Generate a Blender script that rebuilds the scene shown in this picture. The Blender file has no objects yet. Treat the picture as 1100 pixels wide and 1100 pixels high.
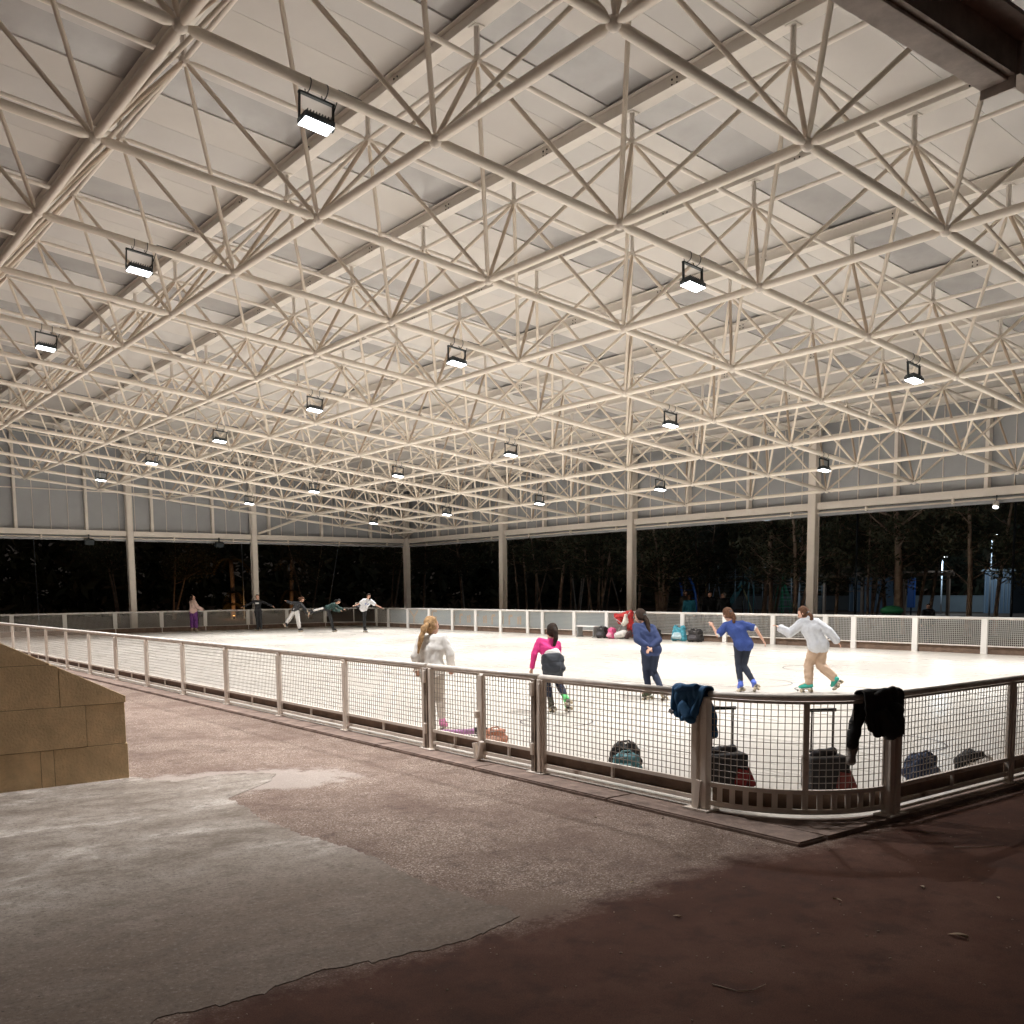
import bpy, bmesh, math, random
import numpy as np
from mathutils import Vector, Matrix, noise
R = math.radians
scene = bpy.context.scene
col = scene.collection
random.seed(7)

# ------------------------------------------------------------------ camera
YAW, PITCH, ROLL = 0.91353, -0.10158, 0.00943
cam_d = bpy.data.cameras.new('camera')
cam = bpy.data.objects.new('camera', cam_d); col.objects.link(cam)
fwd = Vector((math.cos(YAW)*math.cos(PITCH), math.sin(YAW)*math.cos(PITCH), math.sin(PITCH)))
rgt = Vector((math.sin(YAW), -math.cos(YAW), 0)); dwn = fwd.cross(rgt)
r2 = rgt*math.cos(ROLL)+dwn*math.sin(ROLL); d2 = dwn*math.cos(ROLL)-rgt*math.sin(ROLL)
m = Matrix((r2, -d2, -fwd)).transposed().to_4x4(); m.translation = Vector((-9.80, -10.08, 1.82))
cam.matrix_world = m
cam_d.sensor_width = 36; cam_d.lens = 34.555; cam_d.shift_x = 0.0053; cam_d.shift_y = 0.17427
cam_d.clip_start = 0.05; cam_d.clip_end = 2000
scene.camera = cam

# ------------------------------------------------------------------ world: night sky
world = bpy.data.worlds.new('World'); scene.world = world; world.use_nodes = True
wn = world.node_tree
bg = wn.nodes['Background']; sky = wn.nodes.new('ShaderNodeTexSky')
sky.sky_type = 'NISHITA'; sky.sun_disc = False
sky.sun_elevation = R(-12); sky.sun_rotation = R(250)
glow = wn.nodes.new('ShaderNodeMix'); glow.data_type = 'RGBA'; glow.blend_type = 'ADD'; glow.inputs[0].default_value = 1
glow.inputs[7].default_value = (0.42, 0.35, 0.30, 1)      # constant warm fill added over the night sky, as town glow
wn.links.new(sky.outputs[0], glow.inputs[6]); wn.links.new(glow.outputs[2], bg.inputs[0]); bg.inputs[1].default_value = 0.05

vs = scene.view_settings
vs.view_transform = 'Standard'; vs.look = 'None'; vs.exposure = 0.0; vs.gamma = 1; vs.use_curve_mapping = False
scene.cycles.use_denoising = True
scene.cycles.max_bounces = 7; scene.cycles.diffuse_bounces = 5; scene.cycles.glossy_bounces = 3
scene.cycles.caustics_reflective = False; scene.cycles.caustics_refractive = False
scene.cycles.sample_clamp_indirect = 6
scene.cycles.use_light_tree = True

LAMP_W = 280.0     # watts of each floodlight
LAMP_COL = (1.0, 0.98, 0.965)

# ------------------------------------------------------------------ materials
MATS = {}
def mat(name, color, rough=0.6, metal=0.0, var=0.0, vscale=3.0, bump=0.0, bscale=40.0, spec=0.5, emis=None, estr=0.0, c2=None, detail=6):
    if name in MATS: return MATS[name]
    m = bpy.data.materials.new(name); m.use_nodes = True; n = m.node_tree; b = n.nodes['Principled BSDF']
    b.inputs['Base Color'].default_value = (*color, 1); b.inputs['Roughness'].default_value = rough
    b.inputs['Metallic'].default_value = metal; b.inputs['Specular IOR Level'].default_value = spec
    tc = n.nodes.new('ShaderNodeTexCoord')
    if var > 0 or c2:
        t = n.nodes.new('ShaderNodeTexNoise'); t.inputs['Scale'].default_value = vscale; t.inputs['Detail'].default_value = detail
        t.inputs['Roughness'].default_value = 0.65
        n.links.new(tc.outputs['Object'], t.inputs['Vector'])
        mx = n.nodes.new('ShaderNodeMix'); mx.data_type = 'RGBA'
        lo = c2 if c2 else tuple(max(0, c*(1-var)) for c in color)
        hi = color if c2 else tuple(min(1, c*(1+var)) for c in color)
        mx.inputs[6].default_value = (*lo, 1); mx.inputs[7].default_value = (*hi, 1)
        rp = n.nodes.new('ShaderNodeMapRange'); rp.inputs[1].default_value = 0.3; rp.inputs[2].default_value = 0.7
        n.links.new(t.outputs['Fac'], rp.inputs[0]); n.links.new(rp.outputs[0], mx.inputs[0])
        n.links.new(mx.outputs[2], b.inputs['Base Color'])
    if bump > 0:
        t2 = n.nodes.new('ShaderNodeTexNoise'); t2.inputs['Scale'].default_value = bscale; t2.inputs['Detail'].default_value = 4
        n.links.new(tc.outputs['Object'], t2.inputs['Vector'])
        bp = n.nodes.new('ShaderNodeBump'); bp.inputs['Strength'].default_value = bump; bp.inputs['Distance'].default_value = 0.02
        n.links.new(t2.outputs['Fac'], bp.inputs['Height']); n.links.new(bp.outputs[0], b.inputs['Normal'])
    if emis:
        b.inputs['Emission Color'].default_value = (*emis, 1); b.inputs['Emission Strength'].default_value = estr
    MATS[name] = m
    return m

def nodes_mat(name):
    m = bpy.data.materials.new(name); m.use_nodes = True; MATS[name] = m
    return m, m.node_tree, m.node_tree.nodes['Principled BSDF']

def N(nt, typ, **kw):
    n = nt.nodes.new(typ)
    for k, v in kw.items():
        if k.startswith('i'):
            key = k[1:]; n.inputs[int(key)].default_value = v
        else: setattr(n, k, v)
    return n

def ramp(nt, fac, stops):
    r = nt.nodes.new('ShaderNodeValToRGB'); e = r.color_ramp.elements
    while len(e) < len(stops): e.new(0.5)
    for k, (p, c) in enumerate(stops): e[k].position = p; e[k].color = (*c, 1) if len(c) == 3 else c
    nt.links.new(fac, r.inputs[0]); return r.outputs[0]

def noise_n(nt, scale, detail=5, rough=0.6, vec=None, dist=0.0):
    t = nt.nodes.new('ShaderNodeTexNoise'); t.inputs['Scale'].default_value = scale; t.inputs['Detail'].default_value = detail
    t.inputs['Roughness'].default_value = rough; t.inputs['Distortion'].default_value = dist
    nt.links.new(vec if vec else tco(nt), t.inputs['Vector']); return t.outputs['Fac']
def tco(nt):
    for n in nt.nodes:
        if n.bl_idname == 'ShaderNodeTexCoord': return n.outputs['Object']
    return nt.nodes.new('ShaderNodeTexCoord').outputs['Object']
def mixc(nt, fac, a, b, mode='MIX'):
    mx = nt.nodes.new('ShaderNodeMix'); mx.data_type = 'RGBA'; mx.blend_type = mode
    for s, v in ((0, fac), (6, a), (7, b)):
        if isinstance(v, (int, float)): mx.inputs[s].default_value = v
        elif isinstance(v, tuple): mx.inputs[s].default_value = (*v, 1)
        else: nt.links.new(v, mx.inputs[s])
    return mx.outputs[2]
def bumpn(nt, b, h, strength=0.3, dist=0.01):
    bp = nt.nodes.new('ShaderNodeBump'); bp.inputs['Strength'].default_value = strength; bp.inputs['Distance'].default_value = dist
    nt.links.new(h, bp.inputs['Height']); nt.links.new(bp.outputs[0], b.inputs['Normal'])

cream = mat('cream_paint', (0.86, 0.79, 0.70), 0.42, var=0.05, vscale=1.5)
cream2 = mat('cream_steel', (0.84, 0.78, 0.71), 0.5, var=0.06, vscale=2)
node_m = mat('node_steel', (0.50, 0.42, 0.34), 0.5, metal=0.2)
brace_m = mat('brace_paint', (0.80, 0.72, 0.62), 0.45, var=0.05, vscale=1.5)
brace_b = mat('brace_paint_tan', (0.56, 0.45, 0.35), 0.5, var=0.06, vscale=1.5)
panel_ms = [mat('roof_panel_%s' % n, c, 0.55, var=0.04, vscale=0.8) for n, c in
            (('warm', (0.60, 0.575, 0.555)), ('pale', (0.63, 0.605, 0.58)), ('grey', (0.575, 0.56, 0.55)))]
sky_m = mat('skylight_sheet', (0.43, 0.425, 0.43), 0.18, var=0.12, vscale=1.2)
purlin_m = mat('purlin_paint', (0.86, 0.82, 0.77), 0.5, var=0.05)
black_m = mat('black_metal', (0.03, 0.04, 0.045), 0.4, metal=0.3)
clad_m = mat('cladding_sheet', (0.38, 0.395, 0.415), 0.22, var=0.08, vscale=0.7)
wire_m = mat('wire_galvanised', (0.36, 0.31, 0.27), 0.5, metal=0.5)
rail_m = mat('rail_galvanised', (0.76, 0.70, 0.64), 0.4, metal=0.1, var=0.2, vscale=6)
white_m = mat('white_post', (0.80, 0.78, 0.75), 0.45)
board_m = mat('kick_board', (0.16, 0.105, 0.075), 0.8, var=0.35, vscale=5)
lens_m = mat('lamp_lens', (0.9, 0.9, 0.9), 0.3, emis=(0.93, 0.97, 1.0), estr=14.0)
lens_m.cycles.emission_sampling = 'NONE'

# fence post paint with rust
fpost_m, nt, b = nodes_mat('post_paint_rusty')
f = noise_n(nt, 3.0, 8, 0.7); g = noise_n(nt, 14, 5)
c = ramp(nt, f, [(0.0, (0.72, 0.64, 0.56)), (0.56, (0.78, 0.70, 0.62)), (0.70, (0.30, 0.22, 0.17)), (1, (0.14, 0.09, 0.07))])
nt.links.new(c, b.inputs['Base Color']); b.inputs['Roughness'].default_value = 0.6
bumpn(nt, b, g, 0.2, 0.003)

# rink floor: polished pale concrete with pour marks, dust and scuffs
floor_m, nt, b = nodes_mat('rink_concrete')
tc = tco(nt)
mp = N(nt, 'ShaderNodeMapping'); mp.inputs['Scale'].default_value = (1, 0.25, 1); nt.links.new(tc, mp.inputs[0])
big = noise_n(nt, 0.35, 6, 0.6); streak = noise_n(nt, 1.6, 6, 0.65, mp.outputs[0]); fine = noise_n(nt, 25, 4, 0.7)
c = ramp(nt, big, [(0.25, (0.54, 0.505, 0.455)), (0.5, (0.62, 0.585, 0.53)), (0.75, (0.58, 0.545, 0.49))])
c = mixc(nt, ramp(nt, streak, [(0.45, (0, 0, 0)), (0.80, (0.22, 0.22, 0.22))]), c, (0.50, 0.46, 0.41))
c = mixc(nt, ramp(nt, fine, [(0.66, (0, 0, 0)), (0.75, (0.4, 0.4, 0.4))]), c, (0.40, 0.36, 0.31))
nt.links.new(c, b.inputs['Base Color'])
rr = ramp(nt, streak, [(0.3, (0.25,)*3), (0.7, (0.32,)*3)]); nt.links.new(rr, b.inputs['Roughness'])
b.inputs['Specular IOR Level'].default_value = 0.5
bumpn(nt, b, big, 0.05, 0.02)

# pavement: pinkish exposed aggregate north of y=-5.9, fine reddish brown asphalt south of it
path_m, nt, b = nodes_mat('aggregate_and_asphalt')
tc = tco(nt)
v = nt.nodes.new('ShaderNodeTexVoronoi'); v.inputs['Scale'].default_value = 110; nt.links.new(tc, v.inputs['Vector'])
sp = nt.nodes.new('ShaderNodeSeparateColor'); nt.links.new(v.outputs['Color'], sp.inputs[0])
agg = ramp(nt, sp.outputs[0], [(0, (0.12, 0.084, 0.064)), (0.4, (0.235, 0.172, 0.138)), (0.8, (0.31, 0.238, 0.196)), (1, (0.54, 0.46, 0.41))])
big = noise_n(nt, 0.9, 8, 0.7); mid = noise_n(nt, 4.5, 6, 0.7); fine = noise_n(nt, 170, 3, 0.75)
agg = mixc(nt, ramp(nt, big, [(0.36, (0.75,)*3), (0.58, (0,)*3)]), agg, (0.14, 0.092, 0.075))
agg = mixc(nt, ramp(nt, mid, [(0.30, (0.6,)*3), (0.48, (0,)*3)]), agg, (0.10, 0.068, 0.056))
asp = ramp(nt, big, [(0.3, (0.075, 0.033, 0.022)), (0.5, (0.105, 0.048, 0.033)), (0.72, (0.15, 0.077, 0.055))])
asp = mixc(nt, ramp(nt, mid, [(0.34, (0.55,)*3), (0.52, (0,)*3)]), asp, (0.045, 0.025, 0.020))
asp = mixc(nt, ramp(nt, fine, [(0.36, (0.7,)*3), (0.5, (0,)*3)]), asp, (0.038, 0.022, 0.018))
asp = mixc(nt, ramp(nt, fine, [(0.60, (0,)*3), (0.72, (0.5,)*3)]), asp, (0.17, 0.115, 0.095))
pv = nt.nodes.new('ShaderNodeTexVoronoi'); pv.inputs['Scale'].default_value = 8; nt.links.new(tc, pv.inputs['Vector'])
asp = mixc(nt, ramp(nt, pv.outputs['Distance'], [(0.025, (0.8,)*3), (0.045, (0,)*3)]), asp, (0.34, 0.29, 0.25))
xyz = nt.nodes.new('ShaderNodeSeparateXYZ'); nt.links.new(tc, xyz.inputs[0])
m1 = N(nt, 'ShaderNodeMath', operation='MULTIPLY_ADD'); nt.links.new(mid, m1.inputs[0]); m1.inputs[1].default_value = 0.55; nt.links.new(xyz.outputs[1], m1.inputs[2])
m2_ = N(nt, 'ShaderNodeMath', operation='MULTIPLY_ADD'); nt.links.new(big, m2_.inputs[0]); m2_.inputs[1].default_value = 0.7; nt.links.new(m1.outputs[0], m2_.inputs[2])
mr = N(nt, 'ShaderNodeMapRange'); mr.inputs[1].default_value = -5.42; mr.inputs[2].default_value = -5.10; nt.links.new(m2_.outputs[0], mr.inputs[0])
base = mixc(nt, mr.outputs[0], asp, agg)
def blot(cx, cy, rx, ry, rot):      # worn cement wash spilled over the paving
    mp = N(nt, 'ShaderNodeMapping', vector_type='TEXTURE'); mp.inputs['Location'].default_value = (cx, cy, 0); mp.inputs['Rotation'].default_value = (0, 0, rot); mp.inputs['Scale'].default_value = (rx, ry, 100)
    nt.links.new(tc, mp.inputs[0]); ln = N(nt, 'ShaderNodeVectorMath', operation='LENGTH'); nt.links.new(mp.outputs[0], ln.inputs[0])
    ad = N(nt, 'ShaderNodeMath', operation='MULTIPLY_ADD'); nt.links.new(mid, ad.inputs[0]); ad.inputs[1].default_value = -2.4; nt.links.new(ln.outputs['Value'], ad.inputs[2])
    return ramp(nt, ad.outputs[0], [(0.0, (0.62,)*3), (0.15, (0.3,)*3), (0.4, (0,)*3)])
base = mixc(nt, blot(-6.0, -0.85, 0.80, 0.42, -0.45), base, (0.42, 0.37, 0.335))
base = mixc(nt, blot(-6.25, -5.66, 0.22, 0.20, 0.3), base, (0.20, 0.145, 0.115))
nt.links.new(base, b.inputs['Base Color']); b.inputs['Roughness'].default_value = 0.9; b.inputs['Specular IOR Level'].default_value = 0.12
h = mixc(nt, 0.5, v.outputs['Distance'], noise_n(nt, 30, 4)); h2 = mixc(nt, 0.35, mid, fine)
bumpn(nt, b, mixc(nt, mr.outputs[0], h2, h), 0.7, 0.007)

# old concrete slab
slab_m, nt, b = nodes_mat('trowelled_concrete')
mp = N(nt, 'ShaderNodeMapping'); mp.inputs['Scale'].default_value = (0.7, 1.3, 1); mp.inputs['Rotation'].default_value = (0, 0, 0.6); nt.links.new(tco(nt), mp.inputs[0])
big = noise_n(nt, 1.3, 12, 0.74, mp.outputs[0], 0.25); mid = noise_n(nt, 6, 9, 0.75); fine = noise_n(nt, 130, 3, 0.7); gr = noise_n(nt, 38, 6, 0.8)
c = ramp(nt, big, [(0.34, (0.16, 0.128, 0.103)), (0.45, (0.28, 0.237, 0.20)), (0.55, (0.37, 0.325, 0.285)), (0.66, (0.60, 0.545, 0.495))])
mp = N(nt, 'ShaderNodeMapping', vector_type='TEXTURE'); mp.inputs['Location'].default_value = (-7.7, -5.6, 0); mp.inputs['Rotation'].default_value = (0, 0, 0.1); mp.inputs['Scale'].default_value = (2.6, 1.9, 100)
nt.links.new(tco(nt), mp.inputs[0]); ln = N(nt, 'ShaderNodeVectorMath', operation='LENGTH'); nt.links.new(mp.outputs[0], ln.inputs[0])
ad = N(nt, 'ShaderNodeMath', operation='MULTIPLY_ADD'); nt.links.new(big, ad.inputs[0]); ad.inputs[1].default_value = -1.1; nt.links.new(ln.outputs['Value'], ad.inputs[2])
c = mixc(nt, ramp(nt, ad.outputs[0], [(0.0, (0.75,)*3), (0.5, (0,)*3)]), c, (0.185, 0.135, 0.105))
c = mixc(nt, ramp(nt, mid, [(0.35, (0.65,)*3), (0.52, (0,)*3)]), c, (0.15, 0.122, 0.10))
c = mixc(nt, ramp(nt, fine, [(0.36, (0.6,)*3), (0.5, (0,)*3)]), c, (0.15, 0.125, 0.105))
c = mixc(nt, ramp(nt, gr, [(0.36, (0.7,)*3), (0.47, (0,)*3)]), c, (0.10, 0.082, 0.068))
c = mixc(nt, ramp(nt, gr, [(0.56, (0,)*3), (0.68, (0.45,)*3)]), c, (0.50, 0.455, 0.41))
pv = nt.nodes.new('ShaderNodeTexVoronoi'); pv.inputs['Scale'].default_value = 7; nt.links.new(tco(nt), pv.inputs['Vector'])
c = mixc(nt, ramp(nt, pv.outputs['Distance'], [(0.035, (0.8,)*3), (0.06, (0,)*3)]), c, (0.06, 0.05, 0.045))
nt.links.new(c, b.inputs['Base Color']); b.inputs['Roughness'].default_value = 0.9; b.inputs['Specular IOR Level'].default_value = 0.15
bumpn(nt, b, mixc(nt, 0.35, mid, fine), 0.45, 0.01)

kerb_m = mat('kerb_concrete', (0.25, 0.185, 0.155), 0.9, spec=0.2, var=0.4, vscale=5, bump=0.4, bscale=60)
earth_m = mat('bare_earth', (0.13, 0.095, 0.07), 0.95, var=0.35, vscale=0.6, bump=0.6, bscale=8)
block_m = mat('concrete_block', (0.68, 0.50, 0.30), 0.95, var=0.22, vscale=3, bump=0.7, bscale=45, spec=0.2)
mortar_m = mat('mortar', (0.22, 0.16, 0.10), 0.95)
beam_m = mat('weathered_beam', (0.66, 0.60, 0.56), 0.75, var=0.3, vscale=3, bump=0.2, bscale=30)
bark_m = mat('tree_bark', (0.42, 0.32, 0.25), 0.9, var=0.35, vscale=5, bump=0.8, bscale=18)
leaf_ms = [mat('pine_leaf_%s' % n, c, 0.7) for n, c in (('dark', (0.08, 0.095, 0.06)), ('mid', (0.12, 0.13, 0.08)), ('dry', (0.19, 0.155, 0.10)))]

# ------------------------------------------------------------------ helpers
def link(o, parent=None):
    col.objects.link(o)
    if parent is not None: o.parent = parent
    return o
def tag(o, label=None, cat=None, group=None, kind=None):
    if label: o['label'] = label
    if cat: o['category'] = cat
    if group: o['group'] = group
    if kind: o['kind'] = kind
    return o
def empty(name, loc=(0, 0, 0), rz=0.0):
    o = bpy.data.objects.new(name, None); o.empty_display_size = 0.1; o.location = loc; o.rotation_euler = (0, 0, rz)
    return link(o)
def obj(name, bm, material, parent=None, smooth=False):
    me = bpy.data.meshes.new(name); bm.to_mesh(me); bm.free()
    for mm in (material if isinstance(material, (list, tuple)) else [material]): me.materials.append(mm)
    if smooth:
        me.polygons.foreach_set('use_smooth', [True]*len(me.polygons))
    return link(bpy.data.objects.new(name, me), parent)
def inst(name, me, parent, matrix=None):
    o = bpy.data.objects.new(name, me); link(o, parent)
    if matrix is not None: o.matrix_local = matrix
    return o
def BM(): return bmesh.new()
def box(bm, c, s, rz=0.0, mi=0, rot=None):
    mt = Matrix.Translation(c) @ (rot if rot is not None else Matrix.Rotation(rz, 4, 'Z')) @ Matrix.Diagonal((*s, 1))
    r = bmesh.ops.create_cube(bm, size=1, matrix=mt)
    if mi:
        for v in r['verts']:
            for f in v.link_faces: f.material_index = mi
    return r['verts']
def boxx(bm, x0, x1, y0, y1, z0, z1): return box(bm, ((x0+x1)/2, (y0+y1)/2, (z0+z1)/2), (abs(x1-x0), abs(y1-y0), abs(z1-z0)))
def bevel_all(bm, w, seg=1):
    bmesh.ops.bevel(bm, geom=bm.edges[:]+bm.verts[:], offset=w, segments=seg, affect='EDGES', profile=0.7)
def zmat(a, b):
    a = Vector(a); b = Vector(b); d = b-a; L = d.length
    q = d.to_track_quat('Z', 'Y') if L > 1e-9 else Matrix.Identity(3).to_quaternion()
    return Matrix.Translation(a) @ q.to_matrix().to_4x4(), L
def tube(bm, pts, rads, n=8, caps=True, mi=0):
    pts = [Vector(p) for p in pts]
    if isinstance(rads, (int, float)): rads = [rads]*len(pts)
    rings = []; up = None
    for k, p in enumerate(pts):
        d = (pts[min(k+1, len(pts)-1)]-pts[max(k-1, 0)]).normalized()
        if up is None: up = Vector((0, 0, 1)) if abs(d.z) < 0.9 else Vector((1, 0, 0))
        x = d.cross(up)
        if x.length < 1e-4: x = d.cross(Vector((0.3, 1, 0.2)))
        x.normalize(); y = x.cross(d).normalized(); up = y
        rings.append([bm.verts.new(p + x*math.cos(t)*rads[k] + y*math.sin(t)*rads[k]) for t in [2*math.pi*q/n for q in range(n)]])
    for a, b2 in zip(rings, rings[1:]):
        for q in range(n):
            f = bm.faces.new((a[q], a[(q+1) % n], b2[(q+1) % n], b2[q])); f.material_index = mi; f.smooth = True
    if caps:
        f = bm.faces.new(rings[0][::-1]); f.material_index = mi
        f = bm.faces.new(rings[-1]); f.material_index = mi
_SPH = {}
def sph(bm, c, r, u=10, v=7, scale=(1, 1, 1), rot=None, mi=0):
    key = (u, v)
    if key not in _SPH:
        vv = [(0, 0, 1)]+[(math.sin(math.pi*k/v)*math.cos(2*math.pi*q/u), math.sin(math.pi*k/v)*math.sin(2*math.pi*q/u), math.cos(math.pi*k/v)) for k in range(1, v) for q in range(u)]+[(0, 0, -1)]
        ff = [(0, 1+q, 1+(q+1) % u) for q in range(u)]
        for k in range(v-2): ff += [(1+k*u+q, 1+(k+1)*u+q, 1+(k+1)*u+(q+1) % u, 1+k*u+(q+1) % u) for q in range(u)]
        e = 1+(v-1)*u; ff += [(e, 1+(v-2)*u+(q+1) % u, 1+(v-2)*u+q) for q in range(u)]
        _SPH[key] = ([Vector(p) for p in vv], ff)
    vv, ff = _SPH[key]; mt = Matrix.Translation(c) @ (rot if rot is not None else Matrix.Identity(4)) @ Matrix.Diagonal((scale[0]*r, scale[1]*r, scale[2]*r, 1))
    nv = [bm.verts.new(mt @ p) for p in vv]
    for f in ff:
        g = bm.faces.new([nv[q] for q in f]); g.smooth = True; g.material_index = mi
def poly(bm, pts, z0, z1):
    lo = [bm.verts.new((x, y, z0)) for x, y in pts]; hi = [bm.verts.new((x, y, z1)) for x, y in pts]
    bm.faces.new(hi); bm.faces.new(lo[::-1]); n = len(pts)
    for k in range(n): bm.faces.new((lo[k], lo[(k+1) % n], hi[(k+1) % n], hi[k]))
    bmesh.ops.recalc_face_normals(bm, faces=bm.faces[:])

U = 3.0; SL = 0.1035; HZ = 2.2552; HT = 0.7264
def P(i, j): return Vector((i*U, j*U, (HZ-SL*i)*U))
def T(i, j): return P(i, j)+Vector((SL*HT, 0, HT))*U
CEIL = 0.965          # ceiling height over bottom chord, in bays
def roof_z(x): return (HZ + CEIL)*U - SL*x

# ================================================================== SETTING
bm = BM()
bm.faces.new([bm.verts.new(p) for p in ((-400, -400, -0.09), (400, -400, -0.09), (400, 400, -0.09), (-400, 400, -0.09))])
tag(obj('ground', bm, earth_m), kind='structure')
FX0, FX1, FY0, FY1 = -3.62, 16.34, -5.80, 36.9
bm = BM()
poly(bm, [(-3.595, -4.70)]+[(-2.57+1.0*math.cos(R(t)), -4.75+1.0*math.sin(R(t))) for t in range(184, 270, 8)]+[(-2.5, -5.755), (16.7, -5.755), (16.7, 37.3), (-3.595, 37.3)], -0.08, 0.0)
rink = tag(obj('rink_floor', bm, floor_m), kind='structure')
# thin black training circles painted on the floor
def ring_line(name, cx, cy, r, a0=0, a1=360, w=0.012):
    bm = BM(); n = max(8, int((a1-a0)/6)); prev = None
    for k in range(n+1):
        t = R(a0+(a1-a0)*k/n); p = [bm.verts.new((cx+math.cos(t)*q, cy+math.sin(t)*q, 0.004)) for q in (r-w, r+w)]
        if prev: bm.faces.new((prev[0], prev[1], p[1], p[0]))
        prev = p
    return obj(name, bm, mat('marking_black', (0.06, 0.055, 0.06), 0.5), rink)
for cx, cy, r, a0, a1 in ((-1.0, 0.2, 0.5, 60, 330), (2.6, 3.2, 1.4, 200, 400), (5.5, 0.2, 0.65, 0, 360), (5.4, 2.1, 0.9, 150, 390), (7.3, -2.3, 0.9, 60, 300), (0.6, -3.7, 0.75, 250, 400), (-1.2, 17.3, 0.6, 0, 360), (9.5, 3.0, 1.0, 0, 200)):
    ring_line('floor_marking', cx, cy, r, a0, a1)
# pale path of exposed aggregate between slab and rink
bm = BM(); poly(bm, [(-30, -30), (40, -30), (40, -5.885), (-3.915, -5.885), (-3.915, 60), (-30, 60)], -0.085, -0.036)
path = tag(obj('pavement', bm, path_m), kind='structure')
bm = BM(); y = -5.90
while y < 37:
    y2 = min(y+2.0, 37.2); boxx(bm, -3.93, -3.60, y+0.004, y2-0.004, -0.08, -0.002); y = y2
bmesh.ops.bevel(bm, geom=bm.edges[:], offset=0.012, segments=2, affect='EDGES')
tag(obj('kerb', bm, kerb_m), kind='structure')
bm = BM(); x = -3.596
while x < 16.6:
    x2 = min(x+2.0, 16.7); boxx(bm, x+0.004, x2-0.004, -5.90, -5.76, -0.08, -0.002); x = x2
poly(bm, [(-3.596, -5.756)]+[(-2.58+0.98*math.cos(R(t)), -4.76+0.98*math.sin(R(t))) for t in range(268, 180, -8)]+[(-3.596, -4.76)], -0.05, -0.0025)
tag(obj('kerb', bm, kerb_m), kind='structure')
# slab with a ragged poured edge
raw = [(-6.83, 0.06), (-6.54, -0.50), (-6.19, -0.42), (-5.86, -0.45), (-5.6, -0.72), (-5.78, -1.05), (-6.21, -1.40), (-6.45, -1.59), (-6.50, -2.23), (-6.55, -2.53), (-6.53, -3.17), (-6.47, -3.68), (-6.42, -4.06), (-6.44, -4.36), (-6.48, -4.83), (-6.47, -5.13), (-6.42, -5.45), (-6.39, -5.64), (-6.42, -5.80), (-6.67, -5.88), (-6.95, -5.93), (-7.16, -5.90), (-7.47, -5.86), (-7.68, -5.82), (-7.93, -5.84), (-8.03, -5.92), (-8.20, -5.90), (-8.48, -5.84), (-8.54, -5.93), (-8.62, -6.0), (-9.2, -6.1), (-10.5, -6.05), (-14, -6.0)]
edge = []
for k in range(len(raw)-1):
    a, b2 = Vector(raw[k]), Vector(raw[k+1]); n = max(1, int((b2-a).length/0.018))
    if k > 30: n = 30
    for q in range(n):
        p = a.lerp(b2, q/n); nn = noise.noise(Vector((p.x*7, p.y*7, 2)))*0.05+noise.noise(Vector((p.x*21, p.y*21, 5)))*0.03+noise.noise(Vector((p.x*60, p.y*60, 5)))*0.014
        edge.append((p.x+nn, p.y+nn*0.8))
edge += [(-14, -6), (-14, 0.06)]
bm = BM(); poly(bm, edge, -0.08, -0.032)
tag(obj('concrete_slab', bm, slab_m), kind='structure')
# ================================================================== SPACE FRAME ROOF
roof = tag(empty('space_frame_roof', (0, 0, 0)), 'cream tubular space frame roof with panels and purlins above the whole rink', 'roof')
camp = Vector((-9.80, -10.08, 1.82))
def cone_tube_mesh(name, L, r, n, material):
    bm = BM(); e = min(0.16, L*0.08)
    tube(bm, [(0, 0, 0.05), (0, 0, e), (0, 0, L-e), (0, 0, L-0.05)], [r*0.38, r, r, r*0.38], n)
    me = bpy.data.meshes.new(name); bm.to_mesh(me); bm.free(); me.materials.append(material); return me
def place_tubes(name, segs, r, n, material, label=None):
    cache = {}
    segs = sorted(segs, key=lambda s: ((s[0]+s[1])/2-camp).length)
    for k, (a, b2) in enumerate(segs[:300]):
        mt, L = zmat(a, b2); key = round(L, 2)
        if key not in cache: cache[key] = cone_tube_mesh(name, L, r, n, material)
        o = inst(name, cache[key], roof, mt)
    if len(segs) > 300:
        bm = BM()
        for a, b2 in segs[300:]:
            d = (b2-a).normalized(); tube(bm, [a+d*0.05, a+d*0.2, b2-d*0.2, b2-d*0.05], [r*0.4, r, r, r*0.4], 6)
        tag(obj(name, bm, material, roof), kind='stuff')
IR = range(-4, 7); JR = range(-2, 13)
bot = [(P(i, j), P(i+1, j)) for i in IR[:-1] for j in JR]+[(P(i, j), P(i, j+1)) for i in IR for j in JR[:-1]]
TI = [i-0.5 for i in range(-4, 8)]; TJ = [j-0.5 for j in range(-2, 14)]
top = [(T(i, j), T(i+1, j)) for i in TI[:-1] for j in TJ]+[(T(i, j), T(i, j+1)) for i in TI for j in TJ[:-1]]
br1, br2 = [], []
for i in IR:
    for j in JR:
        for di in (-.5, .5):
            for dj in (-.5, .5):
                (br2 if (di > 0 and dj > 0) else br1).append((P(i, j), T(i+di, j+dj)))
place_tubes('bottom_chord', bot, 0.060, 10, cream)
place_tubes('top_chord', top, 0.039, 8, cream2)
place_tubes('brace', br1, 0.033, 8, brace_m)
place_tubes('tie_rod', br2, 0.032, 8, brace_b)
bm = BM(); sph(bm, (0, 0, 0), 0.078, 8, 6); me_ball = bpy.data.meshes.new('node_ball'); bm.to_mesh(me_ball); bm.free(); me_ball.materials.append(cream2)
balls = [P(i, j) for i in IR for j in JR]+[T(i, j) for i in TI for j in TJ]
balls.sort(key=lambda p: (p-camp).length)
for p in balls[:300]: inst('node_ball', me_ball, roof, Matrix.Translation(p))
bm = BM()
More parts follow.
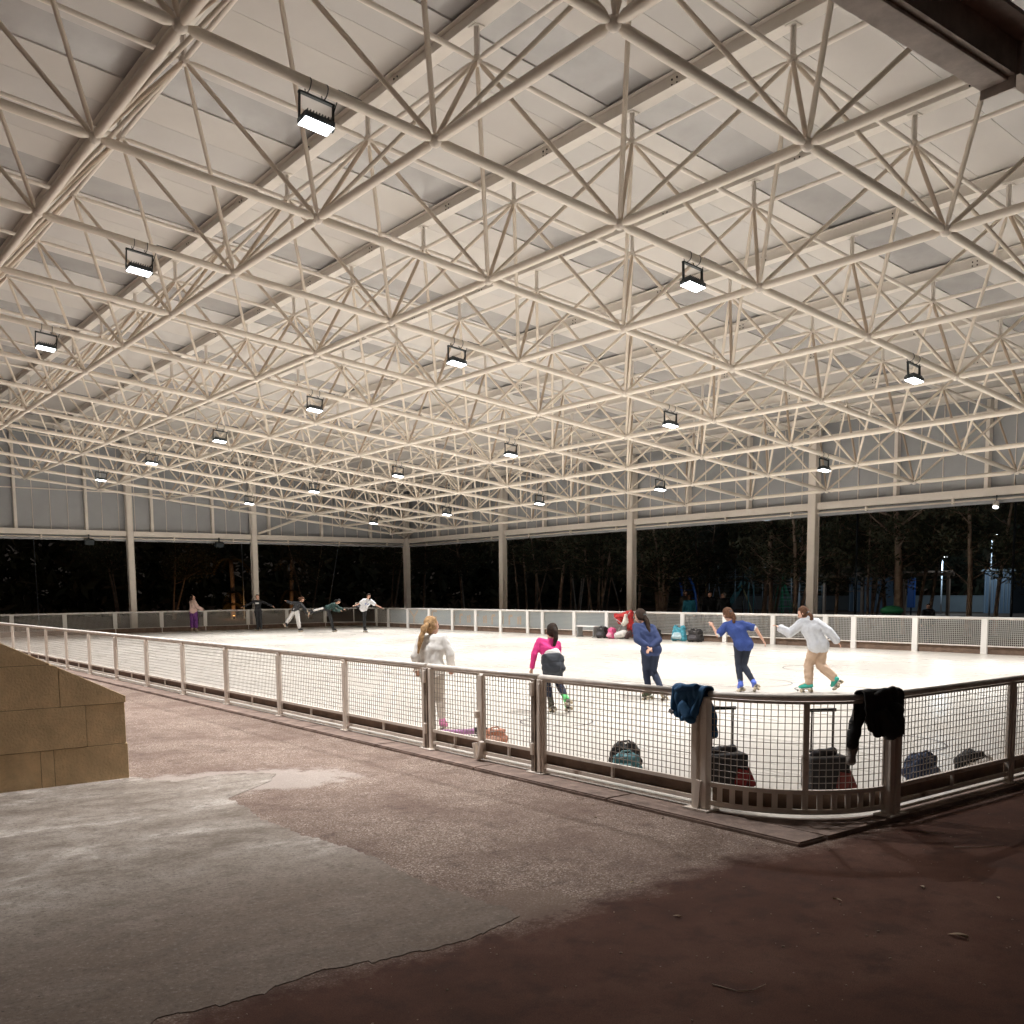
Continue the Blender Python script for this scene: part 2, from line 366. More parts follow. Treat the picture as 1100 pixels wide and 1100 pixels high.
for p in balls[300:]: sph(bm, p, 0.085, 6, 4)
tag(obj('node_ball', bm, cream2, roof), kind='stuff')
# brackets from the top nodes to the purlins
bm = BM(); box(bm, (0, 0, 0.25), (0.09, 0.012, 0.36)); box(bm, (0, 0, 0.25), (0.012, 0.09, 0.36)); box(bm, (0, 0, 0.432), (0.16, 0.16, 0.012))
me_br = bpy.data.meshes.new('purlin_bracket'); bm.to_mesh(me_br); bm.free(); me_br.materials.append(purlin_m)
for i in TI:
    for j in TJ: inst('purlin_bracket', me_br, roof, Matrix.Translation(T(i, j)))
# purlins (channels) along Y over each line of top nodes
hole_m = mat('bolt_dark', (0.02, 0.018, 0.015), 0.7)
for i in TI:
    x = T(i, 0).x; zt = roof_z(x)-0.02; zb = T(i, 0).z+0.44
    bm = BM(); y0, y1 = -2.6*U, 12.62*U
    boxx(bm, x-0.012, x+0.012, y0, y1, zb+0.012, zt-0.012); boxx(bm, x-0.11, x+0.11, y0, y1, zb, zb+0.012); boxx(bm, x-0.09, x+0.09, y0, y1, zt-0.012, zt)
    pu = obj('purlin', bm, purlin_m, roof)
    bm = BM()
    for j in range(-2, 13):
        for s in (-1, 1):
            for dy in (-.05, .05):
                for dz in (.33, .66):
                    sph(bm, (x+s*0.016, (j+0.2)*U+dy, zb+(zt-zb)*dz), 0.016, 6, 4)
    tag(obj('bolt', bm, hole_m, pu), kind='stuff')
# roof panels between purlins, 3 per bay; every fifth row is a skylight
pan, skl = [], []
xs = [T(i, 0).x for i in TI]; xs = [xs[0]-1.0]+xs+[xs[-1]+0.35]
for a, b2 in zip(xs, xs[1:]):
    for k in range(-8, 38):
        y0 = k*1.0; (skl if (k-1) % 5 == 0 and b2-a > 2 else pan).append((a+0.014 if a != xs[0] else a, b2-0.014, y0+0.004, y0+0.996, k))
def sheet(bm, a, b2, y0, y1, dz=0.0, th=0.05):
    v = [bm.verts.new((x, y, roof_z(x)+dz+z)) for x in (a, b2) for y in (y0, y1) for z in (0, th)]
    for f in ((0, 1, 3, 2), (4, 6, 7, 5), (0, 4, 5, 1), (2, 3, 7, 6), (0, 2, 6, 4), (1, 5, 7, 3)): bm.faces.new([v[q] for q in f])
def place_sheets(name, lst, mats, dz):
    lst.sort(key=lambda s: (Vector(((s[0]+s[1])/2, s[2], roof_z(s[0])))-camp).length)
    cache = {}
    for s in lst[:300]:
        mi = (s[4]*7+int(s[0]*3)) % len(mats); key = (round(s[1]-s[0], 3), mi)
        if key not in cache:
            bm = BM(); L = s[1]-s[0]
            v = [bm.verts.new((x, y, -SL*x+z)) for x in (0, L) for y in (0, s[3]-s[2]) for z in (0, .05)]
            for f in ((0, 1, 3, 2), (4, 6, 7, 5), (0, 4, 5, 1), (2, 3, 7, 6), (0, 2, 6, 4), (1, 5, 7, 3)): bm.faces.new([v[q] for q in f])
            me = bpy.data.meshes.new(name); bm.to_mesh(me); bm.free(); me.materials.append(mats[mi]); cache[key] = me
        inst(name, cache[key], roof, Matrix.Translation((s[0], s[2], roof_z(s[0])+dz)))
    if len(lst) > 300:
        bm = BM()
        for s in lst[300:]: sheet(bm, s[0], s[1], s[2], s[3], dz)
        tag(obj(name, bm, mats[0], roof), kind='stuff')
place_sheets('roof_panel', pan, panel_ms, 0.0)
place_sheets('skylight', skl, [sky_m], 0.025)
bm = BM(); sheet(bm, xs[0], xs[-1], -8.0, 38.0, 0.08, 0.04)
obj('roof_deck', bm, mat('roof_deck_grey', (0.45, 0.43, 0.41), 0.8), roof)
bm = BM()
for y in (-8.05, 38.0): 
    v = [bm.verts.new((x, y+dy, roof_z(x)+z)) for x in (xs[0], xs[-1]) for dy in (0, .05) for z in (-.25, .15)]
    for f in ((0, 1, 3, 2), (4, 6, 7, 5), (0, 4, 5, 1), (2, 3, 7, 6), (0, 2, 6, 4), (1, 5, 7, 3)): bm.faces.new([v[q] for q in f])
bmesh.ops.recalc_face_normals(bm, faces=bm.faces[:])
obj('fascia', bm, purlin_m, roof)

# ------------------------------------------------------------------ floodlights
def make_flood():
    r = empty('floodlight')
    bm = BM()   # body hanging, local z down from tube axis at 0
    box(bm, (0, 0, -0.40), (0.36, 0.20, 0.07)); bevel_all(bm, 0.012)
    for k in range(9): box(bm, (-0.14+k*0.035, 0, -0.352), (0.008, 0.17, 0.035))
    obj('housing', bm, mat('lamp_housing', (0.07, 0.085, 0.095), 0.45, metal=0.3), r)
    bm = BM(); box(bm, (0, 0, -0.438), (0.34, 0.18, 0.012)); bevel_all(bm, 0.005)
    obj('lens', bm, lens_m, r)
    bm = BM()
    tube(bm, [(-0.20, 0, -0.42), (-0.20, 0, -0.14)], 0.012, 6); tube(bm, [(0.20, 0, -0.42), (0.20, 0, -0.14)], 0.012, 6)
    box(bm, (0, 0, -0.13), (0.424, 0.04, 0.022)); box(bm, (-0.2, 0, -0.28), (0.012, 0.04, 0.3)); box(bm, (0.2, 0, -0.28), (0.012, 0.04, 0.3))
    obj('bracket', bm, black_m, r)
    for s in (-0.1, 0.1):
        bm = BM(); tube(bm, [(s, 0.075*math.cos(t), 0.075*math.sin(t)-0.02) for t in [2*math.pi*q/12 for q in range(13)]], 0.006, 5, False)
        tube(bm, [(s, 0, -0.09), (s, 0, -0.14)], 0.006, 5)
        obj('clamp', bm, black_m, r)
    bm = BM(); tube(bm, [(0.15, 0.0, -0.36), (0.22, 0.03, -0.2), (0.28, 0.02, 0.03), (0.26, 0, 0.075), (0.55, 0, 0.075)], 0.007, 5)
    obj('cable', bm, black_m, r)
    return r
la = bpy.data.lights.new('flood_light', 'AREA'); la.shape = 'RECTANGLE'; la.size = 0.30; la.size_y = 0.16
la.energy = LAMP_W; la.color = LAMP_COL; la.spread = R(118)
proto = make_flood()
lo = bpy.data.objects.new('flood_beam', la); link(lo, proto); lo.location = (0, 0, -0.455)
tube_dir = (P(1, 0)-P(0, 0)).normalized(); pitch = math.atan2(-tube_dir.z, tube_dir.x)
names_i = {-2: 'first row by the near side', 0: 'second row', 2: 'third row', 4: 'fourth row nearest the far wall'}
flood_lab = {
 (-2, 0): 'largest lit floodlight, clamped to the roof tube at top left', (-2, 2): 'lit floodlight left of and below the largest one', (-2, 4): 'leftmost of the lit floodlights, near the left edge of the photo',
 (0, 0): 'large lit floodlight right of centre under the roof tubes', (0, 2): 'lit floodlight just left of centre, above the white sweater skater', (0, 4): 'lit floodlight left of centre between two larger ones',
 (2, 0): 'rightmost large lit floodlight, above the wide right bay', (2, 2): 'lit floodlight below the large one right of centre'}
def copy_tree(o, parent=None):
    c = o.copy(); col.objects.link(c); c.parent = parent
    for ch in list(o.children): copy_tree(ch, c)
    return c
first = True
for i in (-2, 0, 2, 4):
    for j in (0, 2, 4, 6, 8, 10):
        o = proto if first else copy_tree(proto); first = False
        p = P(i+0.49, j); o.location = p
        o.rotation_euler = (R(-7), pitch, 0)
        lab = flood_lab.get((i, j))
        if not lab:
            side = {-2: 'the lamp line nearest the photographer', 0: 'the second lamp line', 2: 'the third lamp line', 4: 'the lamp line by the far right wall'}[i]
            rank = {0: 'at its near end', 2: 'second along', 4: 'third along', 6: 'fourth along', 8: 'fifth along', 10: 'farthest along'}[j]
            lab = 'black floodlight on %s, %s' % (side, rank)
        tag(o, lab, 'floodlight', 'floodlights hanging from the roof tubes')

# ------------------------------------------------------------------ columns
WX, WY = 20.24, 38.04
def column(x, y, top, label):
    r = empty('column', (x, y, 0)); bm = BM()
    box(bm, (0, 0, top/2), (0.24, 0.24, top)); box(bm, (-0.13, 0, top/2), (0.018, 0.30, top)); box(bm, (0, -0.13, top/2), (0.18, 0.018, top)); box(bm, (0.13, 0, top/2), (0.018, 0.30, top))
    obj('shaft', bm, cream2, r)
    bm = BM(); box(bm, (0, 0, 0.012-0.09), (0.5, 0.5, 0.024)); box(bm, (0, 0, -0.05), (0.42, 0.42, 0.03))
    for sx in (-.2, .2):
        for sy in (-.2, .2): tube(bm, [(sx, sy, -0.08), (sx, sy, -0.02)], 0.015, 6)
    obj('base_plate', bm, cream2, r)
    bm = BM(); box(bm, (0, 0, top+0.02), (0.4, 0.4, 0.04)); obj('cap_plate', bm, cream2, r)
    return tag(r, label, 'column', 'steel columns along the far walls')
for x, y, lab in ((WX, 11.04, 'wide cream steel column at right, behind the grey hoodie skater'), (WX, 20.04, 'cream steel column behind the navy jacket skater and red pushchair'),
                  (WX, 29.04, 'cream steel column left of the bare tree trunks'), (WX, WY, 'cream steel column at the far corner where both walls meet'),
                  (11.07, WY, 'cream steel column on the left wall behind the black clad skater'), (4.88, WY, 'leftmost visible cream steel column, left of the purple trousers skater'),
                  (WX, 2.04, 'cream steel column just beyond the right edge'), (-3.9, WY, 'cream steel column just beyond the left edge')):
    column(x, y, roof_z(x)-0.35 if y == WY else roof_z(x)-0.3, lab)

# ------------------------------------------------------------------ clerestory walls
def clerestory(label, axis, a0, a1, fixed, sgn):
    """wall band above the opening, from z 4.77 up to the roof. axis 'y': runs along Y at X=fixed"""
    r = tag(empty('clerestory_wall', (0, 0, 0)), label, 'wall')
    def bx(bm, s0, s1, t0, t1, z0, z1):
        if axis == 'y': boxx(bm, fixed+t0, fixed+t1, s0, s1, z0, z1)
        else: boxx(bm, s0, s1, fixed+t0, fixed+t1, z0, z1)
    def ztop(s): return roof_z(fixed if axis == 'y' else s)-0.05
    bm = BM(); bx(bm, a0, a1, 0.152, 0.30, 4.53, 4.77); bx(bm, a0, a1, 0.06, 0.151, 4.745, 4.765); obj('beam', bm, cream2, r)
    bm = BM(); bx(bm, a0, a1, -0.02, 0.10, 4.54, 4.76) if False else bx(bm, a0, a1, 0.0, 0.05, 4.53, 4.77); obj('beam_flange', bm, cream2, r)
    # roller blind box, tube and hangers below the beam
    bm = BM(); bx(bm, a0, a1, 0.10, 0.28, 4.30, 4.50); obj('blind_box', bm, clad_m, r)
    bm = BM()
    if axis == 'y': tube(bm, [(fixed+0.04, a0, 4.42), (fixed+0.04, a1, 4.42)], 0.03, 8)
    else: tube(bm, [(a0, fixed+0.04, 4.42), (a1, fixed+0.04, 4.42)], 0.03, 8)
    obj('blind_tube', bm, cream, r)
    s = a0+1.0
    while s < a1:
        bm = BM(); bx(bm, s-0.03, s+0.03, -0.01, 0.09, 4.36, 4.53); obj('hanger', bm, cream, r); s += 3.0
    # cladding sheets 0.9 m wide with battens, mullions each 3 m
    s = a0; k = 0
    while s < a1-0.05:
        e = min(s+0.75, a1); bm = BM(); z0 = 4.775; z1 = min(ztop(s), ztop(e))
        bx(bm, s+0.012, e-0.012, 0.31, 0.34, z0, ztop((s+e)/2)); obj('cladding_panel', bm, clad_m, r)
        if k % 4 == 0:
            bm = BM(); bx(bm, s-0.06, s+0.06, 0.06, 0.26, 4.77, ztop(s)-0.1); obj('mullion', bm, cream2, r)
        else:
            bm = BM(); bx(bm, s-0.012, s+0.012, 0.28, 0.308, 4.775, ztop(s)-0.05); obj('batten', bm, cream2, r)
        s = e; k += 1
    if axis == 'x':
        bm = BM(); bx(bm, a0, 9.0, 0.26, 0.30, 6.55, 6.60); obj('cross_rail', bm, cream2, r)
    bm = BM()
    if axis == 'y': bx(bm, a0, a1, -0.1, 0.35, ztop(0)+0.0, ztop(0)+0.2)
    else: bx(bm, a0, a1, 0.341, 0.36, 4.5, 6.5)
    obj('head_trim' if axis == 'y' else 'backing_sheet', bm, cream2 if axis == 'y' else clad_m, r)
    return r
clerestory('grey panelled wall band with cream beam above the right openings', 'y', -1.0, WY-0.16, WX, 1)
clerestory('grey panelled wall band with cream beam above the dark left openings', 'x', -9.0, WX-0.16, WY, 1)
cc = tag(empty('corner_cladding', (WX, WY, 4.775)), 'grey corner panels joining the two wall bands above the corner column', 'wall')
bm = BM(); boxx(bm, -0.15, 0.305, 0.31, 0.34, 0, 2.7); obj('cladding_panel', bm, clad_m, cc)
bm = BM(); boxx(bm, 0.31, 0.34, -0.15, 0.34, 0, 2.7); obj('cladding_panel', bm, clad_m, cc)
bm = BM(); boxx(bm, -0.15, 0.30, 0.152, 0.30, -0.5, -0.006); obj('beam_end', bm, cream2, cc)
# knee braces at the far corner
kb = tag(empty('corner_bracing', (WX, WY, 4.77)), 'cream diagonal tube braces rising from the far corner column', 'bracing')
for a, b2 in (((0, -0.2, 0.05), (-9.17+4.5, -0.25, 1.6)), ((-4.7, -0.25, 1.6), (-9.0, -0.25, 0.05)), ((-0.2, -0.2, 0.05), (-0.25, -5.0, 1.7)), ((-0.25, -0.25, 0.05), (-4.5, -4.5, 1.0))):
    bm = BM(); tube(bm, [a, b2], 0.06, 8); obj('brace', bm, cream, kb)

# small lit spotlight under the right beam
sp_ = tag(empty('spotlight', (20.2, 4.6, 4.25)), 'small lit spotlight under the beam near the right edge', 'spotlight')
bm = BM(); tube(bm, [(0, 0, 0.28), (0, 0, 0.08)], 0.015, 6); obj('stem', bm, black_m, sp_)
bm = BM(); tube(bm, [(0, 0, 0.10), (-0.02, 0, 0.0), (-0.05, 0, -0.08)], [0.05, 0.09, 0.10], 10); obj('shade', bm, white_m, sp_)
bm = BM(); sph(bm, (-0.05, 0, -0.09), 0.075, 10, 6, (1, 1, .5)); obj('bulb', bm, lens_m, sp_)
for x, lab in ((3.0, 'switched-off black floodlight under the left wall beam by the left edge'), (9.2, 'switched-off black floodlight under the left wall beam left of the column')):
    o = tag(empty('wall_floodlight', (x, WY-0.12, 4.24)), lab, 'floodlight')
    bm = BM(); box(bm, (0, 0, -0.02), (0.42, 0.2, 0.26), rot=Matrix.Rotation(R(25), 4, 'X')); bevel_all(bm, 0.02); obj('housing', bm, black_m, o)
    bm = BM(); box(bm, (0, 0.02, 0.2), (0.05, 0.06, 0.25)); obj('bracket', bm, black_m, o)

# overhead steel beam of the neighbouring building, top right
bt = tag(empty('overhead_beam', (-3.88, -7.08, 4.7)), 'dark weathered overhead beam crossing the top right corner', 'beam')
bm = BM(); boxx(bm, -9, 0.02, -0.06, 0.10, 0.0, 0.02); bevel_all(bm, .003); obj('bottom_flange', bm, beam_m, bt)
bm = BM(); boxx(bm, -9, 0.02, -0.10, 0.04, 0.021, 0.20); obj('web', bm, mat('beam_dark', (0.60, 0.54, 0.49), 0.8, var=0.3, vscale=4), bt)
bm = BM(); boxx(bm, -9, 0.6, -0.24, 0.10, 0.201, 0.225); obj('top_flange', bm, beam_m, bt)
bm = BM(); box(bm, (-8.8, 0.02, -2.4), (0.22, 0.22, 4.79)); obj('support_post', bm, beam_m, bt)
bm = BM(); boxx(bm, 0.021, 0.035, -0.10, 0.10, -0.05, 0.20); obj('end_plate', bm, beam_m, bt)
bm = BM(); boxx(bm, 0.036, 1.6, -0.12, -0.02, 0.02, 0.199); obj('bracket', bm, MATS['beam_dark'], bt)


# ================================================================== RINK BARRIER FENCES
RAILZ = 0.965
wire_pale = mat('wire_lit', (0.62, 0.60, 0.56), 0.6)  # far wires: bright lighting put into a paler colour
def wire_panel_mesh(w, z0, z1, step=0.052, r=0.0026, m_=None):
    """welded mesh in local x (0..w), wires as thin 4-sided rods"""
    bm = BM(); nx = max(2, int(round(w/step))); nz = int(round((z1-z0)/step))
    for k in range(1, nx):
        x = w*k/nx; box(bm, (x, 0, (z0+z1)/2), (2*r, 2*r, z1-z0))
    for k in range(1, nz):
        z = z0+(z1-z0)*k/nz; box(bm, (w/2, 0.005, z), (w, 2*r, 2*r))
    me = bpy.data.meshes.new('wire_mesh'); bm.to_mesh(me); bm.free(); me.materials.append(m_ or wire_m); return me
wire_cache = {}
rust_m = mat('post_rusted', (0.40, 0.33, 0.27), 0.8, c2=(0.05, 0.035, 0.028), vscale=4, bump=.3, bscale=40)
def post_bm(kind):
    bm = BM()
    if kind == 'flat':      # flat bar pair with foot
        box(bm, (0, 0, 0.47), (0.085, 0.05, 0.94)); box(bm, (0, -0.034, 0.45), (0.035, 0.02, 0.90)); box(bm, (0, 0, 0.006), (0.14, 0.12, 0.012))
    elif kind == 'far':
        box(bm, (0, 0, 0.47), (0.17, 0.07, 0.94))
    elif kind == 'double':
        box(bm, (-0.045, 0, 0.47), (0.055, 0.07, 0.94), mi=1); box(bm, (0.045, 0, 0.47), (0.055, 0.07, 0.94)); box(bm, (0, 0.01, 0.47), (0.04, 0.03, 0.94)); box(bm, (0, 0, 0.006), (0.22, 0.14, 0.012))
        box(bm, (-0.04, -0.045, 0.84), (0.04, 0.025, 0.14)); box(bm, (-0.04, -0.045, 0.24), (0.04, 0.025, 0.12))
    elif kind == 'gate':
        box(bm, (0, 0, 0.47), (0.075, 0.05, 0.90)); box(bm, (-0.03, -0.04, 0.50), (0.05, 0.05, 0.07)); box(bm, (0.03, -0.045, 0.12), (0.04, 0.05, 0.2), rot=Matrix.Rotation(R(18), 4, 'Y')); box(bm, (-0.05, -0.045, 0.10), (0.04, 0.05, 0.18), rot=Matrix.Rotation(R(-14), 4, 'Y'))
    bmesh.ops.bevel(bm, geom=bm.edges[:], offset=0.004, segments=1, affect='EDGES')
    return bm
post_mesh = {}
def fence_run(label, origin, ang, xs_, kinds, far=False, wires=True, slats=False, group=None, z_wire=0.235):
    """straight barrier: origin, direction angle; xs_ = post offsets along it"""
    r = tag(empty('rink_fence', (*origin, 0), ang), label, 'fence')
    pm = white_m if far else fpost_m; rm = white_m if far else rail_m
    bm = BM(); tube(bm, [(xs_[0]-0.02, 0, RAILZ), (xs_[-1]+0.02, 0, RAILZ)], 0.026 if not far else 0.03, 10); obj('top_rail', bm, rm, r)
    for x, k in zip(xs_, kinds):
        key = (k, far)
        if key not in post_mesh:
            b0 = post_bm(k); me = bpy.data.meshes.new('post'); b0.to_mesh(me); b0.free(); me.materials.append(pm); me.materials.append(rust_m); post_mesh[key] = me
        inst('post', post_mesh[key], r, Matrix.Translation((x, 0, 0)))
    for x, x2 in zip(xs_, xs_[1:]):
        w = x2-x-0.09; key = (round(w, 2), far)
        if wires:
            if key not in wire_cache: wire_cache[key] = wire_panel_mesh(w, z_wire, 0.93, r=0.0038 if far else 0.0026, m_=wire_pale if far else wire_m)
            inst('wire_mesh', wire_cache[key], r, Matrix.Translation((x+0.045, 0.008, 0)))
        bm = BM(); boxx(bm, x+0.045, x2-0.045, -0.016, 0.016, 0.205, 0.238); boxx(bm, x+0.045, x2-0.045, -0.012, 0.012, 0.918, 0.936)
        boxx(bm, x+0.045, x+0.062, -0.012, 0.012, 0.239, 0.917); boxx(bm, x2-0.062, x2-0.045, -0.012, 0.012, 0.239, 0.917)
        obj('frame', bm, pm if not far else (white_m if 'left end' in label else rail_m), r)
        if not far:
            bm = BM(); boxx(bm, x+0.045, x2-0.045, -0.016, 0.016, 0.07, 0.105); boxx(bm, x+0.05, x2-0.05, -0.014, 0.014, 0.022, 0.036); obj('lower_rail', bm, pm, r)
            bm = BM(); xm = (x+x2)/2; boxx(bm, xm-0.012, xm+0.012, -0.012, 0.012, 0.106, 0.204); obj('stub', bm, pm, r)
        bm = BM(); boxx(bm, x+0.02, x2-0.02, 0.035, 0.055, 0.055 if not far else 0.0, 0.20 if not far else 0.215); bm.normal_update()
        obj('kick_board', bm, board_m, r)
    return r
# near long run (outside face towards -X): local x runs along +Y ; local y points to -X, so flip with kick board inside
Yp = [-4.66, -2.64]
ys = [-2.64+2.019*k for k in range(0, 19)]
ys = [y for y in ys if y < 35.5]+[35.3]
# direction -Y so that local +y is the rink side (+X)
def near_run(label, y_from, y_to, posts, kinds):
    offs = [y_from-y for y in posts]
    return fence_run(label, (FX0, y_from), R(-90), offs, kinds)
near_run('short mesh barrier run with one bay between the rusty double post and the corner', -2.64, -4.66, [-2.64, -4.66], ['flat', 'flat'])
g_ = near_run('mesh gate leaves with latch between the two rusty double posts', -0.62, -2.64, [-0.62, -1.63, -2.58], ['double', 'gate', 'double'])
pl = sorted([y for y in ys if y > 0.5], reverse=True)
near_run('long galvanised mesh barrier receding along the left side of the rink', pl[0], -0.62, pl+[-0.54], ['flat']*len(pl)+['flat'])
# near right run along +X : rink is +Y
xsr = [-2.66, -0.62]+[1.42+2.03*k for k in range(8)]
fence_run('dark mesh barrier run from the corner to the right edge', (-2.66, FY0), 0, [x+2.66 for x in xsr], ['flat']*len(xsr))
# far right run (seen from inside): rink is -X ; local x runs -Y
yf = [34.9, 33.68, 31.8, 29.86, 27.88, 26.03, 24.16, 22.28, 21.3, 19.33, 17.46, 15.5, 13.6, 11.7, 9.73, 7.79, 6.81, 4.86, 2.89, 0.9, -1.1, -3.1, -4.8]
fence_run('white posted mesh barrier along the far right side of the rink', (FX1, 34.9), R(-90), [34.9-y for y in yf], ['far']*len(yf), far=True)
xf = [14.4, 12.24, 10.13, 7.94, 5.82, 3.69, 1.51, -0.65, -2.6]
fence_run('grey mesh barrier along the far left end behind the arabesque skaters', (14.4, FY1), R(180), [14.4-x for x in xf], ['far']*len(xf), far=True)
# curved corners
def corner(label, cx, cy, r_, a0, a1, n, far, slats):
    r = tag(empty('corner_fence', (cx, cy, 0)), label, 'fence')
    pm = white_m if far else fpost_m
    A = [R(a0+(a1-a0)*k/n) for k in range(n+1)]
    def arc(rr, z): return [(rr*math.cos(t), rr*math.sin(t), z) for t in A]
    bm = BM(); tube(bm, arc(r_, RAILZ), 0.026, 10); obj('top_rail', bm, rail_m if not far else white_m, r)
    def strip(name, z0, z1, rr, th, m_):
        bm = BM(); prev = None
        for t in A:
            c_, s_ = math.cos(t), math.sin(t)
            v = [bm.verts.new((q*c_, q*s_, z)) for q, z in ((rr-th, z0), (rr+th, z0), (rr+th, z1), (rr-th, z1))]
            if prev:
                for q in range(4): bm.faces.new((prev[q], prev[(q+1) % 4], v[(q+1) % 4], v[q]))
            else: bm.faces.new(v[::-1])
            prev = v
        bm.faces.new(prev); bmesh.ops.recalc_face_normals(bm, faces=bm.faces[:]); return obj(name, bm, m_, r)
    strip('frame', 0.205, 0.24, r_, 0.016, pm); strip('frame', 0.916, 0.936, r_, 0.012, pm); strip('lower_rail', 0.05, 0.085, r_, 0.016, pm)
    strip('kick_board', 0.03, 0.202, r_-0.06, 0.008, board_m)
    L = abs(R(a1-a0))*r_; nw = int(L/0.052)
    bm = BM()
    for k in range(1, nw):
        t = R(a0+(a1-a0)*k/nw); box(bm, (r_*math.cos(t), r_*math.sin(t), 0.58), (0.0055, 0.0055, 0.68), rz=t)
    for k in range(1, 13):
        z = 0.24+0.68*k/13; tube(bm, arc(r_-0.006, z), 0.0028, 4)
    obj('wire_mesh', bm, wire_m, r)
    if slats:
        for k in range(1, 14):
            t = R(a0+(a1-a0)*k/14); bm = BM(); box(bm, (r_*math.cos(t), r_*math.sin(t), 0.145), (0.012, 0.045, 0.12), rz=t); obj('slat', bm, pm, r)
    t = R((a0+a1)/2); bm = BM(); box(bm, (r_*math.cos(t), r_*math.sin(t), 0.575), (0.03, 0.045, 0.68), rz=t); obj('post', bm, pm, r)
    return r
corner('curved mesh barrier corner nearest the camera with slatted base', -2.60, -4.78, 1.02, 180, 270, 16, False, True)
corner('curved white barrier at the far corner of the rink', 14.4, 34.9, 1.97, 0, 90, 14, True, False)
# wide posts at the two ends of the near corner
for x, y, lab in ((-3.64, -4.72, 'broad cream barrier post under the blue jacket'), (-2.62, -5.82, 'broad cream barrier post under the black jacket')):
    pr_ = tag(empty('barrier_post', (x, y, 0), R(-90) if x < -3 else 0), lab, 'post')
    bm = BM(); box(bm, (-0.05, 0, 0.47), (0.06, 0.07, 0.94)); box(bm, (0.05, 0, 0.47), (0.06, 0.07, 0.94)); box(bm, (0, 0.01, 0.46), (0.045, 0.04, 0.92)); bmesh.ops.bevel(bm, geom=bm.edges[:], offset=0.006, segments=1, affect='EDGES'); obj('shaft', bm, fpost_m, pr_)
    bm = BM(); box(bm, (0, 0, 0.007), (0.26, 0.16, 0.014)); obj('foot_plate', bm, fpost_m, pr_)
    bm = BM(); box(bm, (0, -0.045, 0.13), (0.05, 0.02, 0.24), rot=Matrix.Rotation(R(6), 4, 'Y')); obj('brace_plate', bm, fpost_m, pr_)
# faded banner on the far right barrier (blue with orange lettering shapes)
ban_m, nt, b = nodes_mat('faded_banner'); f = noise_n(nt, 1.4, 5, 0.6)
c = ramp(nt, f, [(0.3, (0.16, 0.24, 0.31)), (0.6, (0.22, 0.29, 0.33)), (0.8, (0.30, 0.30, 0.27))]); nt.links.new(c, b.inputs['Base Color']); b.inputs['Roughness'].default_value = 0.7
bn = tag(empty('fence_banner', (FX1+0.09, 33.6, 0)), 'faded blue banner with orange letter shapes on the far right barrier', 'banner')
bm = BM(); boxx(bm, -0.004, 0.004, -16.1, 0, 0.22, 0.90); obj('cloth', bm, ban_m, bn)
or_m = mat('banner_orange', (0.42, 0.24, 0.09), 0.7, var=0.2)
def letter(y, segs, s=1.0):
    bm = BM()
    for (a, c_), (d, e) in segs:
        L = math.hypot(d-a, e-c_)*s; an = math.atan2(e-c_, -(d-a))
        box(bm, (-0.008, y-(a+d)/2*s, 0.56+((c_+e)/2-0.3)*s), (0.006, L, 0.11), rot=Matrix.Rotation(math.atan2(-(e-c_), (d-a)) , 4, 'X'))
    bmesh.ops.recalc_face_normals(bm, faces=bm.faces[:]); obj('letter', bm, or_m, bn)
letter(-1.9, [((0, .6), (.35, .3)), ((.7, .6), (.35, .3)), ((.35, .3), (.35, 0))])
letter(-3.9, [((0, 0), (0, .6)), ((0, .6), (.4, .6)), ((0, .3), (.4, .3))])
for k in range(9):
    yy = -5.6-k*0.62; letter(yy, [((0, 0), (0, .5 if k % 3 else .6)), ((0, .5), (.28, .5))] if k % 2 else [((0, .05), (.0, .45)), ((.2, .05), (.2, .5))], 0.8)

# ================================================================== BLOCK WALL (stair parapet, left)
bw = tag(empty('block_wall', (-6.83, 0.03, 0)), 'low stepped block wall with a sloping top at the left edge', 'wall')
def top_at(x): return 0.80+0.52*(-x)      # x local, negative to the left
cz = [-0.05, 0.325, 0.735, 1.15, 1.56, 1.98, 2.4]
def clip_block(x0, x1, z0, z1, name='block'):
    pts = [(x0, z0), (x1, z0), (x1, z1), (x0, z1)]; out = []
    for k in range(4):
        a, b2 = pts[k], pts[(k+1) % 4]; fa, fb = top_at(a[0])-a[1], top_at(b2[0])-b2[1]
        if fa >= 0: out.append(a)
        if fa*fb < 0: t = fa/(fa-fb); out.append((a[0]+(b2[0]-a[0])*t, a[1]+(b2[1]-a[1])*t))
    if len(out) < 3: return
    bm = BM(); dy = random.uniform(0, 0.006)
    fr = [bm.verts.new((x, dy, z)) for x, z in out]; bk = [bm.verts.new((x, 0.30, z)) for x, z in out]
    bm.faces.new(fr); bm.faces.new(bk[::-1])
    for k in range(len(out)): bm.faces.new((fr[k], bk[k], bk[(k+1) % len(out)], fr[(k+1) % len(out)]))
    bmesh.ops.recalc_face_normals(bm, faces=bm.faces[:]); bmesh.ops.bevel(bm, geom=bm.edges[:], offset=0.003, segments=1, affect='EDGES')
    obj(name, bm, block_m, bw)
joints = [[-0.0, -0.70, -0.82, -1.55, -2.3, -3.1], [0, -0.39, -1.2, -2.0, -2.8, -3.6], [0, -0.62, -1.42, -2.2, -3.0], [0, -0.4, -1.2, -2.0, -2.8, -3.6], [-0.8, -1.5, -2.3, -3.1], [-1.2, -2.0, -2.8, -3.6]]
for k in range(6):
    js = joints[k]
    for a, b2 in zip(js, js[1:]): clip_block(b2+0.0025, a-0.0025-(0.012 if k == 1 and a == 0 else 0), cz[k]+0.0025, cz[k+1]-0.0025)
bm = BM()
